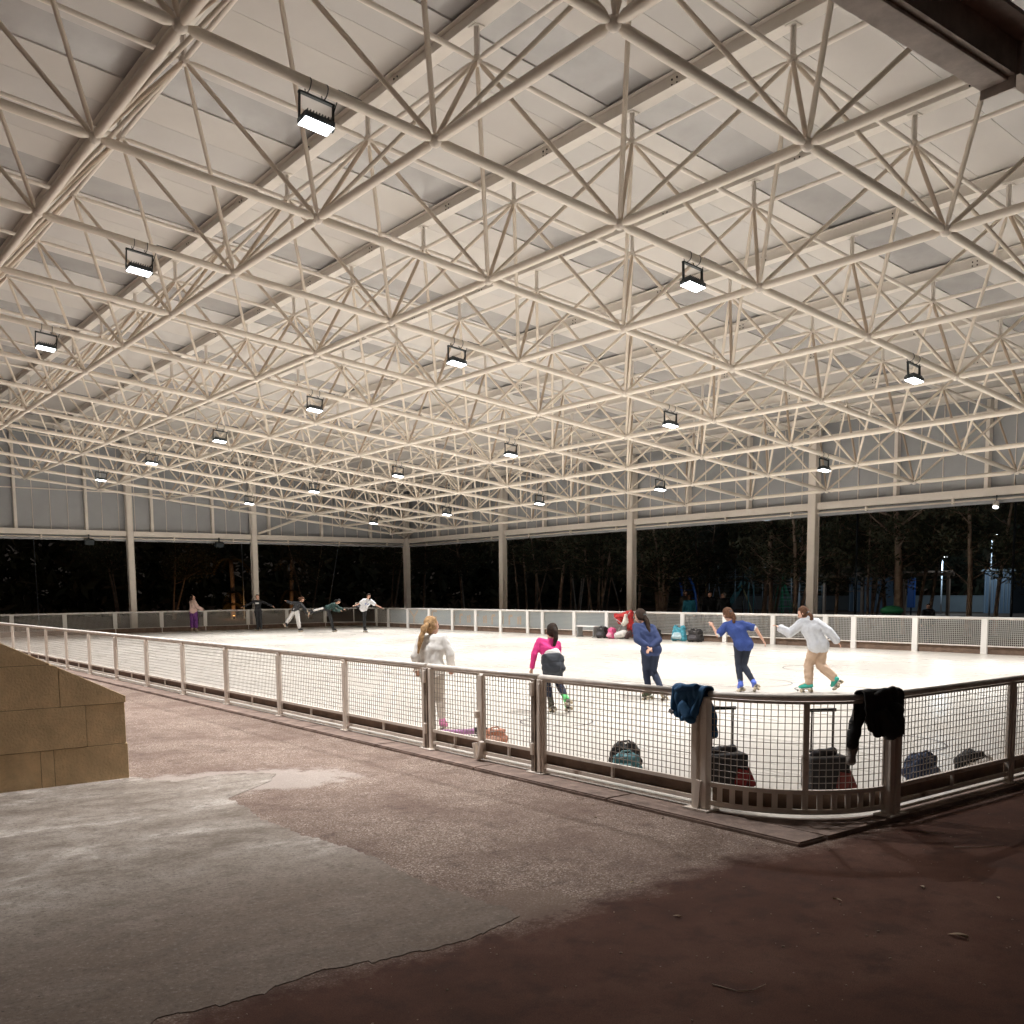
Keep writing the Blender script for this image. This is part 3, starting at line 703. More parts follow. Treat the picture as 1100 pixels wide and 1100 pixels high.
lo = [bm.verts.new((x, y, -0.05)) for y in (0.012, 0.29) for x in (-3.6, -0.02)]; hi = [bm.verts.new((x, y, top_at(x)-0.012)) for y in (0.012, 0.29) for x in (-3.6, -0.02)]
for f in ((lo[0], lo[1], hi[1], hi[0]), (lo[3], lo[2], hi[2], hi[3]), (lo[1], lo[3], hi[3], hi[1]), (lo[2], lo[0], hi[0], hi[2]), (hi[0], hi[1], hi[3], hi[2]), (lo[0], lo[2], lo[3], lo[1])): bm.faces.new(f)
obj('mortar', bm, mortar_m, bw)
# stair flight behind the parapet
st = tag(empty('stair', (-6.83, 0.34, 0)), 'concrete steps climbing behind the low block wall', 'stairs')
for k in range(8):
    bm = BM(); boxx(bm, -0.4-0.32*(k+1), -0.4-0.32*k+0.02, 0.005, 1.6, -0.08, 0.165*(k+1)); obj('step', bm, kerb_m, st)

# ================================================================== PEOPLE
TMP = bpy.data.scenes.new('workshop')
def evaluated(o):
    with bpy.context.temp_override(scene=TMP, view_layer=TMP.view_layers[0]):
        dg = bpy.context.evaluated_depsgraph_get(); dg.update()
    me = bpy.data.meshes.new_from_object(o.evaluated_get(dg), depsgraph=dg); return me
def cap(bm, a, b2, ra, rb, n=10):
    a = Vector(a); b2 = Vector(b2)
    sph(bm, a, ra, n, 8); sph(bm, b2, rb, n, 8)
    if (b2-a).length > 1e-3: tube(bm, [a, b2], [ra*0.99, rb*0.99], n)
def merge_mesh(name, bm, material, parent, voxel, smooth=3, folds=0.0):
    """union overlapping closed volumes into one continuous skin and smooth it"""
    me = bpy.data.meshes.new('tmp'); bm.to_mesh(me); bm.free()
    o = bpy.data.objects.new('tmp', me); TMP.collection.objects.link(o)
    md = o.modifiers.new('r', 'REMESH'); md.mode = 'VOXEL'; md.voxel_size = voxel
    if smooth:
        s_ = o.modifiers.new('s', 'SMOOTH'); s_.iterations = smooth; s_.factor = 0.5
    m2 = evaluated(o); bpy.data.objects.remove(o); bpy.data.meshes.remove(me)
    if folds:
        n = len(m2.vertices); co = np.empty(n*3); m2.vertices.foreach_get('co', co); co = co.reshape(-1, 3)
        nr = np.empty(n*3); m2.vertices.foreach_get('normal', nr); nr = nr.reshape(-1, 3)
        X, Y, Z = co.T
        w = np.sin(Z*46+3*np.sin(X*13+1)+2.5*np.sin(Y*15))*np.sin(X*17+Z*9+2*np.sin(Y*11))*.6+.5*np.sin(X*31+Y*23+Z*19+2*np.sin(Z*14))*np.sin(Y*19-Z*7)
        co += nr*(w*folds)[:, None]
        m2.vertices.foreach_set('co', co.ravel())
    m2.polygons.foreach_set('use_smooth', [True]*len(m2.polygons)); m2.name = name
    for mm in (material if isinstance(material, list) else [material]): m2.materials.append(mm)
    return link(bpy.data.objects.new(name, m2), parent)
skin_m = mat('skin', (0.62, 0.36, 0.26), 0.55, var=0.06, vscale=9)
def cloth(name, c, rough=0.85): return mat('cloth_'+name, c, rough, var=0.12, vscale=10, bump=0.25, bscale=25)
hair_cols = {'dark': (0.035, 0.022, 0.016), 'brown': (0.12, 0.06, 0.035), 'blond': (0.42, 0.26, 0.13), 'black': (0.015, 0.013, 0.012), 'grey': (0.3, 0.29, 0.28)}
FACE = R(0)
def person(label, loc, rz, J, top, trous, shoes, hair='dark', tail=None, sleeve='long', S=1.0, near=True, skates=True, hair_len='short', extra=None, cuff=None, jacket_hem=None, group=None, hand_scale=1.0):
    """J: joints in metres, local x = right in view, y = away, z up"""
    r = tag(empty('person', loc, rz), label, 'person', group); r.scale = (S, S, S)
    V = {k: Vector(v) for k, v in J.items()}
    vox = 0.0075 if near else 0.014
    H = V['head']; Nk = V['neck']
    hd = (V['look'] if 'look' in V else Vector((0, 1, 0))).normalized()
    upv = (H-Nk).normalized(); side = hd.cross(upv).normalized(); hd = upv.cross(side).normalized()
    rot = Matrix((side, hd, upv)).transposed().to_4x4()
    # body, one continuous surface
    bm = BM()
    sph(bm, H, 0.098, 14, 12, (0.80, 0.96, 1.13), rot)
    jaw = H+hd*0.028-upv*0.062; sph(bm, jaw, 0.062, 10, 8, (0.85, 0.95, 0.85), rot)
    sph(bm, H+hd*0.098-upv*0.012, 0.016, 8, 6, (0.8, 1, 1.5), rot)                # nose
    sph(bm, H+hd*0.087-upv*0.055, 0.016, 8, 6, (1.5, 0.7, 0.6), rot)              # lips
    for s in (-1, 1): sph(bm, H+side*s*0.078-upv*0.008, 0.02, 8, 6, (0.5, 0.9, 1.4), rot)   # ears
    cap(bm, H-upv*0.06, Nk-upv*0.04, 0.045, 0.052)
    chest = V['chest'] if 'chest' in V else (V['shL']+V['shR'])/2-(Nk-V['pelvis']).normalized()*0.12
    pel = V['pelvis']; waist = chest.lerp(pel, 0.55)
    def torso(bm, g):
        sp = (V['shR']-V['shL']).normalized()
        cap(bm, V['shL'], V['shR'], 0.05+g, 0.05+g); cap(bm, Nk-(Nk-chest)*0.25, chest, 0.05+g, 0.085+g)
        cap(bm, chest-sp*0.065, chest+sp*0.065, 0.082+g, 0.082+g)
        cap(bm, V['shL'].lerp(chest, 0.1), chest-sp*0.05, 0.05+g, 0.085+g); cap(bm, V['shR'].lerp(chest, 0.1), chest+sp*0.05, 0.05+g, 0.085+g)
        hp = (V['hipR']-V['hipL']).normalized()
        cap(bm, chest-sp*0.055, waist-hp*0.045, 0.082+g, 0.072+g); cap(bm, chest+sp*0.055, waist+hp*0.045, 0.082+g, 0.072+g)
        cap(bm, waist-hp*0.045, pel-hp*0.06, 0.074+g, 0.085+g); cap(bm, waist+hp*0.045, pel+hp*0.06, 0.074+g, 0.085+g)
    def hips(bm, g):
        hp = (V['hipR']-V['hipL']).normalized()
        cap(bm, pel-hp*0.055, pel+hp*0.055, 0.092+g, 0.092+g)
        for q in 'LR': cap(bm, pel.lerp(V['hip'+q], 0.6), V['hip'+q], 0.09+g, 0.087+g)
    torso(bm, 0); hips(bm, 0)
    for q in 'LR':
        sh, el, ha = V['sh'+q], V['el'+q], V['ha'+q]
        cap(bm, sh, el, 0.046, 0.034); cap(bm, el, ha, 0.035, 0.023)
        kn, an = V['kn'+q], V['an'+q]
        cap(bm, V['hip'+q], kn, 0.082, 0.052); cap(bm, kn, kn.lerp(an, 0.35), 0.051, 0.050); cap(bm, kn.lerp(an, 0.35), an, 0.050, 0.034)
        # hand: palm, four fingers with a bend, thumb from the side
        d = (ha-el).normalized(); sd = d.cross(Vector((0, 0, 1)))
        sd = sd.normalized() if sd.length > 0.1 else Vector((0, 1, 0)); nrm = d.cross(sd).normalized(); hs = hand_scale
        pal = ha+d*0.035*hs
        for w in (-0.022, 0, 0.022): cap(bm, ha+sd*w*0.6, ha+d*0.075*hs+sd*w, 0.014, 0.0115, 6)
        for fi, (w, fl) in enumerate(((-0.028, 0.055), (-0.009, 0.066), (0.010, 0.062), (0.028, 0.048))):
            f0 = ha+d*0.078*hs+sd*w; f1 = f0+d*fl*0.5+nrm*0.006; f2 = f1+d*fl*0.36+nrm*0.022
            cap(bm, f0, f1, 0.0095, 0.0085, 6); cap(bm, f1, f2, 0.0085, 0.007, 6)
        t0 = ha+d*0.022*hs-sd*0.024; t1 = t0-sd*0.026+d*0.026; cap(bm, t0, t1, 0.0115, 0.010, 6); cap(bm, t1, t1+d*0.026+nrm*0.01, 0.010, 0.008, 6)
        ft = V['toe'+q]; cap(bm, an, ft, 0.036, 0.028)
    merge_mesh('body', bm, skin_m, r, vox, 2)
    for s in (-1, 1):
        bm = BM(); sph(bm, H+side*s*0.032+hd*0.083+upv*0.012, 0.011, 8, 6); obj('eye', bm, mat('eye_dark', (0.05, 0.03, 0.02), 0.2), r, True)
    # trousers
    bm = BM(); g = trous.get('g', 0.008); hips(bm, g)
    for q in 'LR':
        kn, an = V['kn'+q], V['an'+q]; e = kn.lerp(an, trous.get('len', 0.95))
        cap(bm, V['hip'+q], kn, 0.083+g, 0.053+g*1.3); cap(bm, kn, kn.lerp(an, 0.35), 0.052+g*1.3, 0.051+g*1.4); cap(bm, kn.lerp(an, 0.35), e, 0.051+g*1.4, 0.036+g*1.5)
    merge_mesh('trousers', bm, cloth(*trous['c']), r, vox*1.2, 2, 0.004 if g < 0.012 else 0.010)
    # top
    bm = BM(); g = top.get('g', 0.014); torso(bm, g)
    if top.get('hem', 0.0) > 0:
        dn = (pel-chest).normalized(); hp = (V['hipR']-V['hipL']).normalized()
        for s in (-1, 1): cap(bm, pel+hp*s*0.055, pel+hp*s*0.055+dn*top['hem'], 0.092+g, 0.094+g)
    for q in 'LR':
        sh, el, ha = V['sh'+q], V['el'+q], V['ha'+q]
        cap(bm, sh, sh.lerp(el, 1.0 if sleeve == 'long' else 0.75), 0.050+g, (0.037 if sleeve == 'long' else 0.046)+g)
        if sleeve == 'long': cap(bm, el, el.lerp(ha, 0.93), 0.038+g, 0.028+g)
    if top.get('hood'):
        bk = -hd; cap(bm, Nk+bk*0.06-side*0.05, Nk+bk*0.06+side*0.05, 0.045, 0.045); cap(bm, Nk+bk*0.05, Nk+bk*0.09-upv*0.08, 0.05, 0.04)
    merge_mesh('top', bm, cloth(*top['c']), r, vox*1.2, 2, 0.0055)
    if extra: extra(r, V, vox)
    # hair
    hm = mat('hair_'+hair, hair_cols[hair], 0.75, var=0.45, vscale=30, bump=0.8, bscale=70, spec=0.15)
    bm = BM(); sph(bm, H-hd*0.014+upv*0.014, 0.106, 14, 12, (0.86, 0.95, 1.08), rot); sph(bm, H-hd*0.045-upv*0.035, 0.075, 10, 8, (1.0, 0.75, 1.0), rot)
    for v in [v for v in bm.verts if (v.co-H).dot(hd) > 0.055 and (v.co-H).dot(upv) < 0.065]:
        v.co -= hd*0.045
    if tail:
        pts = [Vector(t) for t in tail]; rr = [0.032, 0.040, 0.036, 0.026, 0.012]
        for k in range(len(pts)-1): cap(bm, pts[k], pts[k+1], rr[min(k, 4)], rr[min(k+1, 4)])
    merge_mesh('hair', bm, hm, r, vox, 1, 0.006)
    if tail:
        bm = BM(); d_ = (Vector(tail[1])-Vector(tail[0])).normalized(); mt, _ = zmat(tail[0], tail[1])
        bmesh.ops.create_cone(bm, segments=10, radius1=0.033, radius2=0.033, depth=0.018, cap_ends=True, matrix=mt); obj('hair_tie', bm, black_m, r)
    if cuff:
        for q in 'LR':
            sh, el, ha = V['sh'+q], V['el'+q], V['ha'+q]; bm = BM(); cap(bm, sh.lerp(el, 0.55), sh.lerp(el, 0.93), 0.052, 0.047); merge_mesh('sleeve', bm, cloth('cuff_white', (0.7, 0.7, 0.7)), r, vox*1.3, 1)
    # roller skates or shoes
    sc = shoes if isinstance(shoes, (list, tuple)) and isinstance(shoes[0], tuple) and len(shoes) == 2 and isinstance(shoes[0][0], str) else [shoes, shoes]
    for q, c_ in zip('LR', sc):
        an, toe = V['an'+q], V['toe'+q]; kn = V['kn'+q]
        shin = (kn-an).normalized(); fd = (toe-an); fd = (fd-shin*fd.dot(shin)).normalized(); sd = fd.cross(shin).normalized()
        heel = an-shin*0.055-fd*0.035; ball = heel+fd*0.165
        bm = BM(); cap(bm, an+shin*0.09, an, 0.046, 0.046); cap(bm, an, heel, 0.046, 0.040); cap(bm, heel, ball, 0.038, 0.040); cap(bm, an-shin*0.01, ball, 0.044, 0.036); cap(bm, ball, ball+fd*0.035, 0.038, 0.030)
        sk = merge_mesh('roller_skate' if skates else 'shoe', bm, cloth(*c_), r, vox*1.1, 2)
        if skates:
            rt = Matrix((sd, fd, shin)).transposed().to_4x4()
            bm = BM(); box(bm, tuple((heel+ball)/2-shin*0.052), (0.06, 0.22, 0.012), rot=rt)
            for e in (heel+fd*0.015, ball-fd*0.01): box(bm, tuple(e-shin*0.068), (0.03, 0.03, 0.03), rot=rt)
            st_ = ball+fd*0.075-shin*0.058; sph(bm, st_, 0.02, 8, 6)
            obj('plate', bm, mat('skate_plate', (0.35, 0.33, 0.3), 0.35, metal=0.7), sk)
            for e in (heel+fd*0.012, ball-fd*0.008):
                for s in (-1, 1):
                    bm = BM(); c0 = e-shin*0.082+sd*s*0.042; tube(bm, [c0-sd*0.016, c0+sd*0.016], 0.029, 12); obj('wheel', bm, mat('skate_wheel', (0.5, 0.42, 0.3), 0.5), sk)
    return r
RZ = R(-37.7)     # heading whose right-hand side is the picture's right
BASEZ = 0.112      # ankle height bookkeeping: soles of the skates touch z=0
def foot(an, yaw, tilt=0.0, L=0.15):
    a = Vector(an); return (a.x+math.sin(yaw)*L, a.y+math.cos(yaw)*L, a.z-0.06+tilt)
AH = 0.055+0.04+0.068+0.01      # ankle above floor when on skates (about 0.166)
AH = 0.166
# --- four girls skating in the near half
def waist_wrap(r, V, vox):
    pel = V['pelvis']; hp = (V['hipR']-V['hipL']).normalized(); bm = BM()
    cap(bm, pel-hp*0.06+Vector((0, 0, 0.04)), pel+hp*0.06+Vector((0, 0, 0.04)), 0.118, 0.118); cap(bm, pel-hp*0.05-Vector((0, 0.03, 0.06)), pel+hp*0.07-Vector((0, 0.03, 0.07)), 0.115, 0.12)
    merge_mesh('tied_jacket', bm, cloth('slate_black', (0.035, 0.04, 0.05)), r, vox*1.2, 2, 0.012)
    ch = V['pelvis'].lerp((V['shL']+V['shR'])/2, 0.45); bm = BM(); cap(bm, ch-hp*0.05, ch+hp*0.05, 0.100, 0.100); cap(bm, ch-hp*0.05+Vector((0, 0, -.05)), ch+hp*0.05+Vector((0, 0, -.05)), 0.104, 0.104)
    merge_mesh('shirt_hem', bm, cloth('white_tee', (0.78, 0.77, 0.75)), r, vox*1.2, 2, 0.004)
def base(d, an_z=AH): return d
person('girl skater with long blond ponytail in white sweater, gliding behind the fence', (-2.87, 0.46, 0), RZ,
       dict(head=(0.0, .06, 1.38), neck=(0.01, .03, 1.255), look=(.75, .65, 0), shL=(-.13, 0, 1.19), shR=(.14, .03, 1.20), elL=(-.21, -.03, .99), haL=(-.20, .08, .84), elR=(.235, 0, 1.00), haR=(.235, .10, .86),
            pelvis=(0, 0, .84), hipL=(-.075, 0, .80), hipR=(.075, 0, .80), knL=(-.07, .06, .47), knR=(.09, .05, .47), anL=(-.06, 0, AH), anR=(.12, -.02, AH), toeL=foot((-.06, 0, AH), 0), toeR=foot((.12, -.02, AH), .2)),
       dict(c=('cream_knit', (0.78, 0.76, 0.73)), g=0.024, hem=0.02), dict(c=('cream_leggings', (0.62, 0.55, 0.47)), g=0.008), ('skate_pinkish', (0.60, 0.2, 0.35)), hair='blond',
       tail=[(-.04, -.02, 1.40), (-.085, -.08, 1.36), (-.12, -.11, 1.24), (-.15, -.11, 1.13), (-.165, -.10, 1.04)])
person('girl skater in a magenta top with a dark jacket tied round her waist', (-0.35, 1.07, 0), RZ,
       dict(head=(.02, .20, 1.20), neck=(0.0, .15, 1.09), look=(-.1, 1, -.1), shL=(-.17, .10, 1.05), shR=(.10, .13, 1.00), elL=(-.255, .02, .86), haL=(-.285, .04, .66), elR=(.12, .25, .84), haR=(.05, .36, .78),
            pelvis=(.02, -.03, .74), hipL=(-.05, -.02, .68), hipR=(.09, -.03, .68), knL=(-.06, .12, .42), knR=(.115, .03, .42), anL=(-.01, 0, AH), anR=(.20, -.16, .24), toeL=foot((-.01, 0, AH), -.1), toeR=(.23, -.10, .09)),
       dict(c=('magenta', (0.68, 0.035, 0.22)), g=0.012), dict(c=('navy_leggings', (0.018, 0.022, 0.042)), g=0.006), (('skate_olive', (0.06, 0.06, 0.04)), ('skate_lime', (0.16, 0.62, 0.22))), hair='dark',
       tail=[(.05, .12, 1.24), (.07, .07, 1.20), (.075, .04, 1.10), (.05, .03, 1.01), (.02, .03, .95)], extra=waist_wrap)
person('girl skater with a braid in a navy jacket, hands clasped behind her back', (1.88, 1.23, 0), RZ,
       dict(head=(-.12, .16, 1.37), neck=(-.075, .11, 1.26), look=(-.8, .6, -.1), shL=(-.20, .07, 1.20), shR=(.06, .08, 1.18), elL=(-.20, -.06, 1.00), haL=(-.06, -.13, .90), elR=(.15, -.06, .99), haR=(.02, -.15, .88),
            pelvis=(.035, -.02, .86), hipL=(-.045, 0, .80), hipR=(.105, 0, .80), knL=(-.03, .10, .49), knR=(.08, .06, .48), anL=(-.0, 0, AH), anR=(.19, -.12, .20), toeL=foot((0, 0, AH), -.5), toeR=(.22, .0, .1)),
       dict(c=('navy_jacket', (0.025, 0.042, 0.12)), g=0.022, hem=0.03), dict(c=('navy_tights', (0.018, 0.028, 0.06)), g=0.008), (('skate_green_dark', (0.06, 0.075, 0.04)), ('skate_lime2', (0.30, 0.55, 0.32))), hair='dark',
       tail=[(-.06, .09, 1.39), (-.03, .04, 1.31), (-.01, .0, 1.20), (.005, -.03, 1.11), (.02, -.05, 1.04)])
person('girl skater in a royal blue t-shirt over white sleeves, striding with bent arms', (4.00, 1.05, 0), RZ,
       dict(head=(-.20, .18, 1.36), neck=(-.155, .13, 1.25), look=(-.5, .85, 0), shL=(-.25, .10, 1.16), shR=(.03, .08, 1.18), elL=(-.40, .04, 1.00), haL=(-.46, .14, 1.14), elR=(.24, -.02, 1.12), haR=(.37, -.02, .92),
            pelvis=(.03, -.02, .86), hipL=(-.045, 0, .80), hipR=(.105, 0, .80), knL=(-.02, .09, .47), knR=(.06, .05, .46), anL=(0, 0, AH), anR=(.19, -.10, .20), toeL=foot((0, 0, AH), 0), toeR=(.24, -.0, .09)),
       dict(c=('royal_blue', (0.03, 0.062, 0.24)), g=0.026, hem=0.03), dict(c=('black_navy', (0.02, 0.026, 0.045)), g=0.007), ('skate_blue', (0.10, 0.17, 0.62)), hair='brown', sleeve='short', cuff=True,
       tail=[(-.17, .09, 1.40), (-.14, .05, 1.36), (-.12, .03, 1.28), (-.125, .04, 1.22)])
person('girl skater in a pale grey hoodie and tan trousers, pushing off to the left', (4.78, 0.20, 0), RZ,
       dict(head=(-.07, .14, 1.37), neck=(-.02, .10, 1.265), look=(-.85, .5, -.1), shL=(-.11, .09, 1.20), shR=(.12, .04, 1.20), elL=(-.33, .06, 1.03), haL=(-.48, .10, 1.12), elR=(.31, -.06, 1.06), haR=(.44, -.10, .90),
            pelvis=(.15, -.02, .82), hipL=(.09, 0, .77), hipR=(.22, 0, .77), knL=(.02, .08, .47), knR=(.20, .02, .48), anL=(.01, 0, AH), anR=(.40, -.12, .26), toeL=foot((.01, 0, AH), -1.0), toeR=(.40, -.02, .12)),
       dict(c=('pale_grey', (0.58, 0.60, 0.64)), g=0.044, hem=0.01, hood=True), dict(c=('tan_cotton', (0.50, 0.36, 0.26)), g=0.024), ('skate_teal', (0.05, 0.42, 0.34)), hair='brown',
       tail=[(-.02, .06, 1.38), (.02, .02, 1.33), (.03, .01, 1.27)])
# --- five skaters far away practising
far = dict(near=False)
def standing(**k):
    d = dict(head=(0, 0, 1.55), neck=(0, 0, 1.42), look=(1, -.2, 0), shL=(-.17, 0, 1.35), shR=(.17, 0, 1.35), elL=(-.22, 0, 1.08), haL=(-.22, .05, .86), elR=(.22, 0, 1.08), haR=(.22, .05, .86),
             pelvis=(0, 0, .96), hipL=(-.08, 0, .91), hipR=(.08, 0, .91), knL=(-.09, .02, .52), knR=(.09, .02, .52), anL=(-.09, 0, AH), anR=(.09, 0, AH), toeL=(-.05, -.14, .1), toeR=(.16, -.13, .1))
    d.update(k); return d
person('skater in a pale pink sweatshirt and purple trousers, leftmost of the far group', (6.89, 35.56, 0), RZ,
       standing(shL=(-.12, .1, 1.35), shR=(.10, -.1, 1.35), elL=(.08, .12, 1.16), haL=(.34, .05, 1.06), elR=(.22, -.12, 1.12), haR=(.42, -.10, 1.02), look=(1, -.1, 0)),
       dict(c=('pale_pink', (0.72, 0.52, 0.46)), g=0.045, hem=0.02), dict(c=('purple', (0.12, 0.03, 0.17)), g=0.03, len=.8), ('skate_tan', (0.5, 0.38, 0.26)), hair='dark', S=1.04, near=False, tail=[(-.09, 0, 1.58), (-.13, 0, 1.5), (-.13, 0, 1.42)])
person('skater all in black with white print on the chest and arms held wide', (9.45, 34.08, 0), RZ,
       standing(elL=(-.42, 0, 1.22), haL=(-.66, -.05, 1.12), elR=(.42, 0, 1.25), haR=(.66, -.05, 1.14), look=(.2, -1, 0), knL=(-.05, .02, .52), anL=(-.03, 0, AH), anR=(.12, 0, AH), toeL=(-.1, -.13, .1)),
       dict(c=('black_top', (0.018, 0.018, 0.02)), g=0.016), dict(c=('black_legs', (0.018, 0.018, 0.02)), g=0.015), ('skate_black', (0.02, 0.02, 0.02)), hair='dark', S=1.04, near=False,
       extra=lambda r, V, vox: obj('chest_print', (lambda bm: (box(bm, (0.0, -.122, 1.27), (.16, .01, .07)), bm)[1])(BM()), cloth('print_white', (0.6, 0.6, 0.6)), r))
person('skater in a black jacket and pale grey trousers bending forward', (10.30, 31.47, 0), RZ,
       dict(head=(.17, -.08, 1.46), neck=(.08, -.04, 1.35), look=(1, -.3, -.3), shL=(-.10, .06, 1.30), shR=(.10, -.12, 1.26), elL=(-.36, .05, 1.30), haL=(-.54, .05, 1.38), elR=(.30, -.14, 1.02), haR=(.42, -.14, .80),
            pelvis=(-.16, 0, 1.0), hipL=(-.22, .03, .94), hipR=(-.10, -.03, .94), knL=(-.40, .05, .66), knR=(-.05, -.02, .55), anL=(-.60, .08, .42), anR=(-.01, 0, AH), toeL=(-.68, .08, .30), toeR=(.13, -.05, .1)),
       dict(c=('black_jacket', (0.02, 0.02, 0.022)), g=0.035, hem=0.02), dict(c=('grey_sweats', (0.52, 0.50, 0.48)), g=0.03, len=.85), ('skate_black', (0.02, 0.02, 0.02)), hair='brown', S=1.02, near=False, tail=[(.10, .0, 1.52), (.05, 0, 1.53), (.0, 0, 1.49)])
person('skater holding an arabesque with one black and white leg stretched back', (11.35, 30.21, 0), RZ,
       dict(head=(.28, -.05, 1.38), neck=(.17, -.03, 1.30), look=(1, -.4, 0), shL=(.08, .13, 1.27), shR=(.10, -.15, 1.24), elL=(.24, .16, 1.10), haL=(.44, .14, 1.04), elR=(.10, -.2, 1.0), haR=(.36, -.16, .96),
            pelvis=(-.20, 0, 1.10), hipL=(-.27, .06, 1.06), hipR=(-.19, -.06, 1.01), knL=(-.62, .08, 1.02), knR=(-.08, -.04, .58), anL=(-.98, .10, .90), anR=(.0, 0, AH), toeL=(-1.12, .1, .88), toeR=(.13, -.06, .1)),
       dict(c=('black_green', (0.02, 0.05, 0.045)), g=0.03, hem=0.02), dict(c=('black_legs', (0.018, 0.018, 0.02)), g=0.016), ('skate_black', (0.02, 0.02, 0.02)), hair='black', S=1.0, near=False, tail=[(.2, .02, 1.44), (.13, .02, 1.43), (.06, .02, 1.36)],
       extra=lambda r, V, vox: merge_mesh('white_stripe', (lambda bm: (cap(bm, (-.45, .0, 1.08), (-.85, .03, .99), .045, .04), bm)[1])(BM()), cloth('white_leg', (0.65, 0.64, 0.62)), r, vox, 1))
person('skater in a white t-shirt balancing on one leg with arms spread', (12.32, 29.04, 0), RZ,
       dict(head=(.22, -.05, 1.58), neck=(.17, -.03, 1.46), look=(.6, -.9, 0), shL=(.0, .02, 1.38), shR=(.30, -.06, 1.36), elL=(-.18, 0, 1.26), haL=(-.40, 0, 1.18), elR=(.50, -.05, 1.20), haR=(.76, -.06, 1.08),
            pelvis=(-.02, 0, 1.05), hipL=(-.09, .05, 1.02), hipR=(.03, -.04, .98), knL=(-.34, .25, 1.12), knR=(.0, -.02, .58), anL=(-.48, .62, 1.14), anR=(.0, 0, AH), toeL=(-.52, .76, 1.16), toeR=(.10, -.1, .1)),
       dict(c=('white_tshirt', (0.72, 0.73, 0.76)), g=0.045, hem=0.03), dict(c=('black_legs', (0.018, 0.018, 0.02)), g=0.016), ('skate_black', (0.02, 0.02, 0.02)), hair='dark', sleeve='short', S=1.02, near=False,
       extra=lambda r, V, vox: obj('chest_print', (lambda bm: (box(bm, (0.14, -.14, 1.24), (.17, .01, .10), rot=Matrix.Rotation(R(-15), 4, 'Y')), bm)[1])(BM()), cloth('print_blue', (0.25, 0.32, 0.55)), r))
# --- bystanders beyond the far barrier
person('bystander in a teal jacket standing behind the far barrier', (22.0, 18.35, -.09), R(-37), standing(look=(-.3, 1, 0)), dict(c=('teal_jacket', (0.02, 0.20, 0.30)), g=0.05, hem=0.06), dict(c=('dark_jeans', (0.03, 0.035, 0.05)), g=0.02), ('shoe_dark', (0.03, 0.03, 0.03)), hair='brown', S=.98, near=False, skates=False)
person('taller bystander in a black coat behind the far barrier, facing the rink', (23.0, 18.1, -.09), R(-37), standing(look=(.2, -1, 0)), dict(c=('black_coat', (0.015, 0.017, 0.022)), g=0.06, hem=0.12), dict(c=('dark_jeans', (0.03, 0.035, 0.05)), g=0.02), ('shoe_dark', (0.03, 0.03, 0.03)), hair='dark', S=1.06, near=False, skates=False)
person('bald bystander in a black jacket looking left behind the far barrier', (23.0, 17.35, -.09), R(-37), standing(look=(-1, -.2, 0)), dict(c=('black_coat', (0.015, 0.017, 0.022)), g=0.05, hem=0.1), dict(c=('dark_jeans', (0.03, 0.035, 0.05)), g=0.02), ('shoe_dark', (0.03, 0.03, 0.03)), hair='grey', S=1.03, near=False, skates=False)
person('bystander in a dark coat standing left of the teal jacket, farther back', (24.6, 20.9, -.09), R(-37), standing(look=(.3, -1, 0)), dict(c=('brown_coat', (0.05, 0.045, 0.04)), g=0.05, hem=0.1), dict(c=('dark_jeans', (0.03, 0.035, 0.05)), g=0.02), ('shoe_dark', (0.03, 0.03, 0.03)), hair='dark', S=1.08, near=False, skates=False)
person('dark haired person just showing above the far barrier at right', (21.2, 7.2, -.09), R(-37), standing(look=(-.6, -1, 0)), dict(c=('black_coat', (0.015, 0.017, 0.022)), g=0.05, hem=0.1), dict(c=('dark_jeans', (0.03, 0.035, 0.05)), g=0.02), ('shoe_dark', (0.03, 0.03, 0.03)), hair='black', S=.80, near=False, skates=False)

# ================================================================== BAGS, JACKETS, BENCH
def bag(label, loc, rz, size, c1, c2, kind='backpack', mouth=None):
    r = tag(empty('bag', loc, rz), label, 'bag'); w, d, h = size
    m1 = cloth('bag_'+c1[0], c1[1]); m2 = cloth('bag_'+c2[0], c2[1])
    rs = 0.32*min(d, h); bm = BM()
    for sx in (-1, 1):
        for sy in (-1, 1):
            cap(bm, (sx*(w/2-rs), sy*(d/2-rs), rs), (sx*(w/2-rs)*0.72, sy*(d/2-rs)*0.6, h-rs*0.8), rs, rs*0.75)
    box(bm, (0, 0, h*0.45), (w*0.75, d*0.72, h*0.8)); box(bm, (0, 0, h*0.3), (w*0.9, d*0.5, h*0.5))
    merge_mesh('bag_body', bm, m1, r, 0.012, 4, 0.016)
    bm = BM(); cap(bm, (-w*0.22, -d*0.47, h*0.28), (w*0.22, -d*0.47, h*0.28), h*0.15, h*0.15); cap(bm, (-w*0.18, -d*0.44, h*0.45), (w*0.18, -d*0.44, h*0.45), h*0.10, h*0.10)
    merge_mesh('pocket', bm, m2, r, 0.012, 3, 0.008)
    bm = BM(); tube(bm, [(-w*0.2, -d*0.1, h*0.86), (-w*0.14, -d*0.15, h+0.0), (w*0.12, -d*0.12, h+0.012), (w*0.2, -d*0.06, h*0.86)], 0.010, 6); obj('strap', bm, m2, r)
    bm = BM(); tube(bm, [(-w*0.3, -d*0.30, h*0.72), (0, -d*0.36, h*0.80), (w*0.3, -d*0.30, h*0.72)], 0.005, 5); obj('zip', bm, mat('zip_grey', (0.3, 0.3, 0.3), 0.4), r)
    return r
bag('dark backpack on the rink floor behind the fence, left of the teal bag', (-2.80, -2.98, 0), R(-50), (.34, .24, .28), ('black', (0.025, 0.022, 0.022)), ('charcoal', (0.06, 0.055, 0.06)))
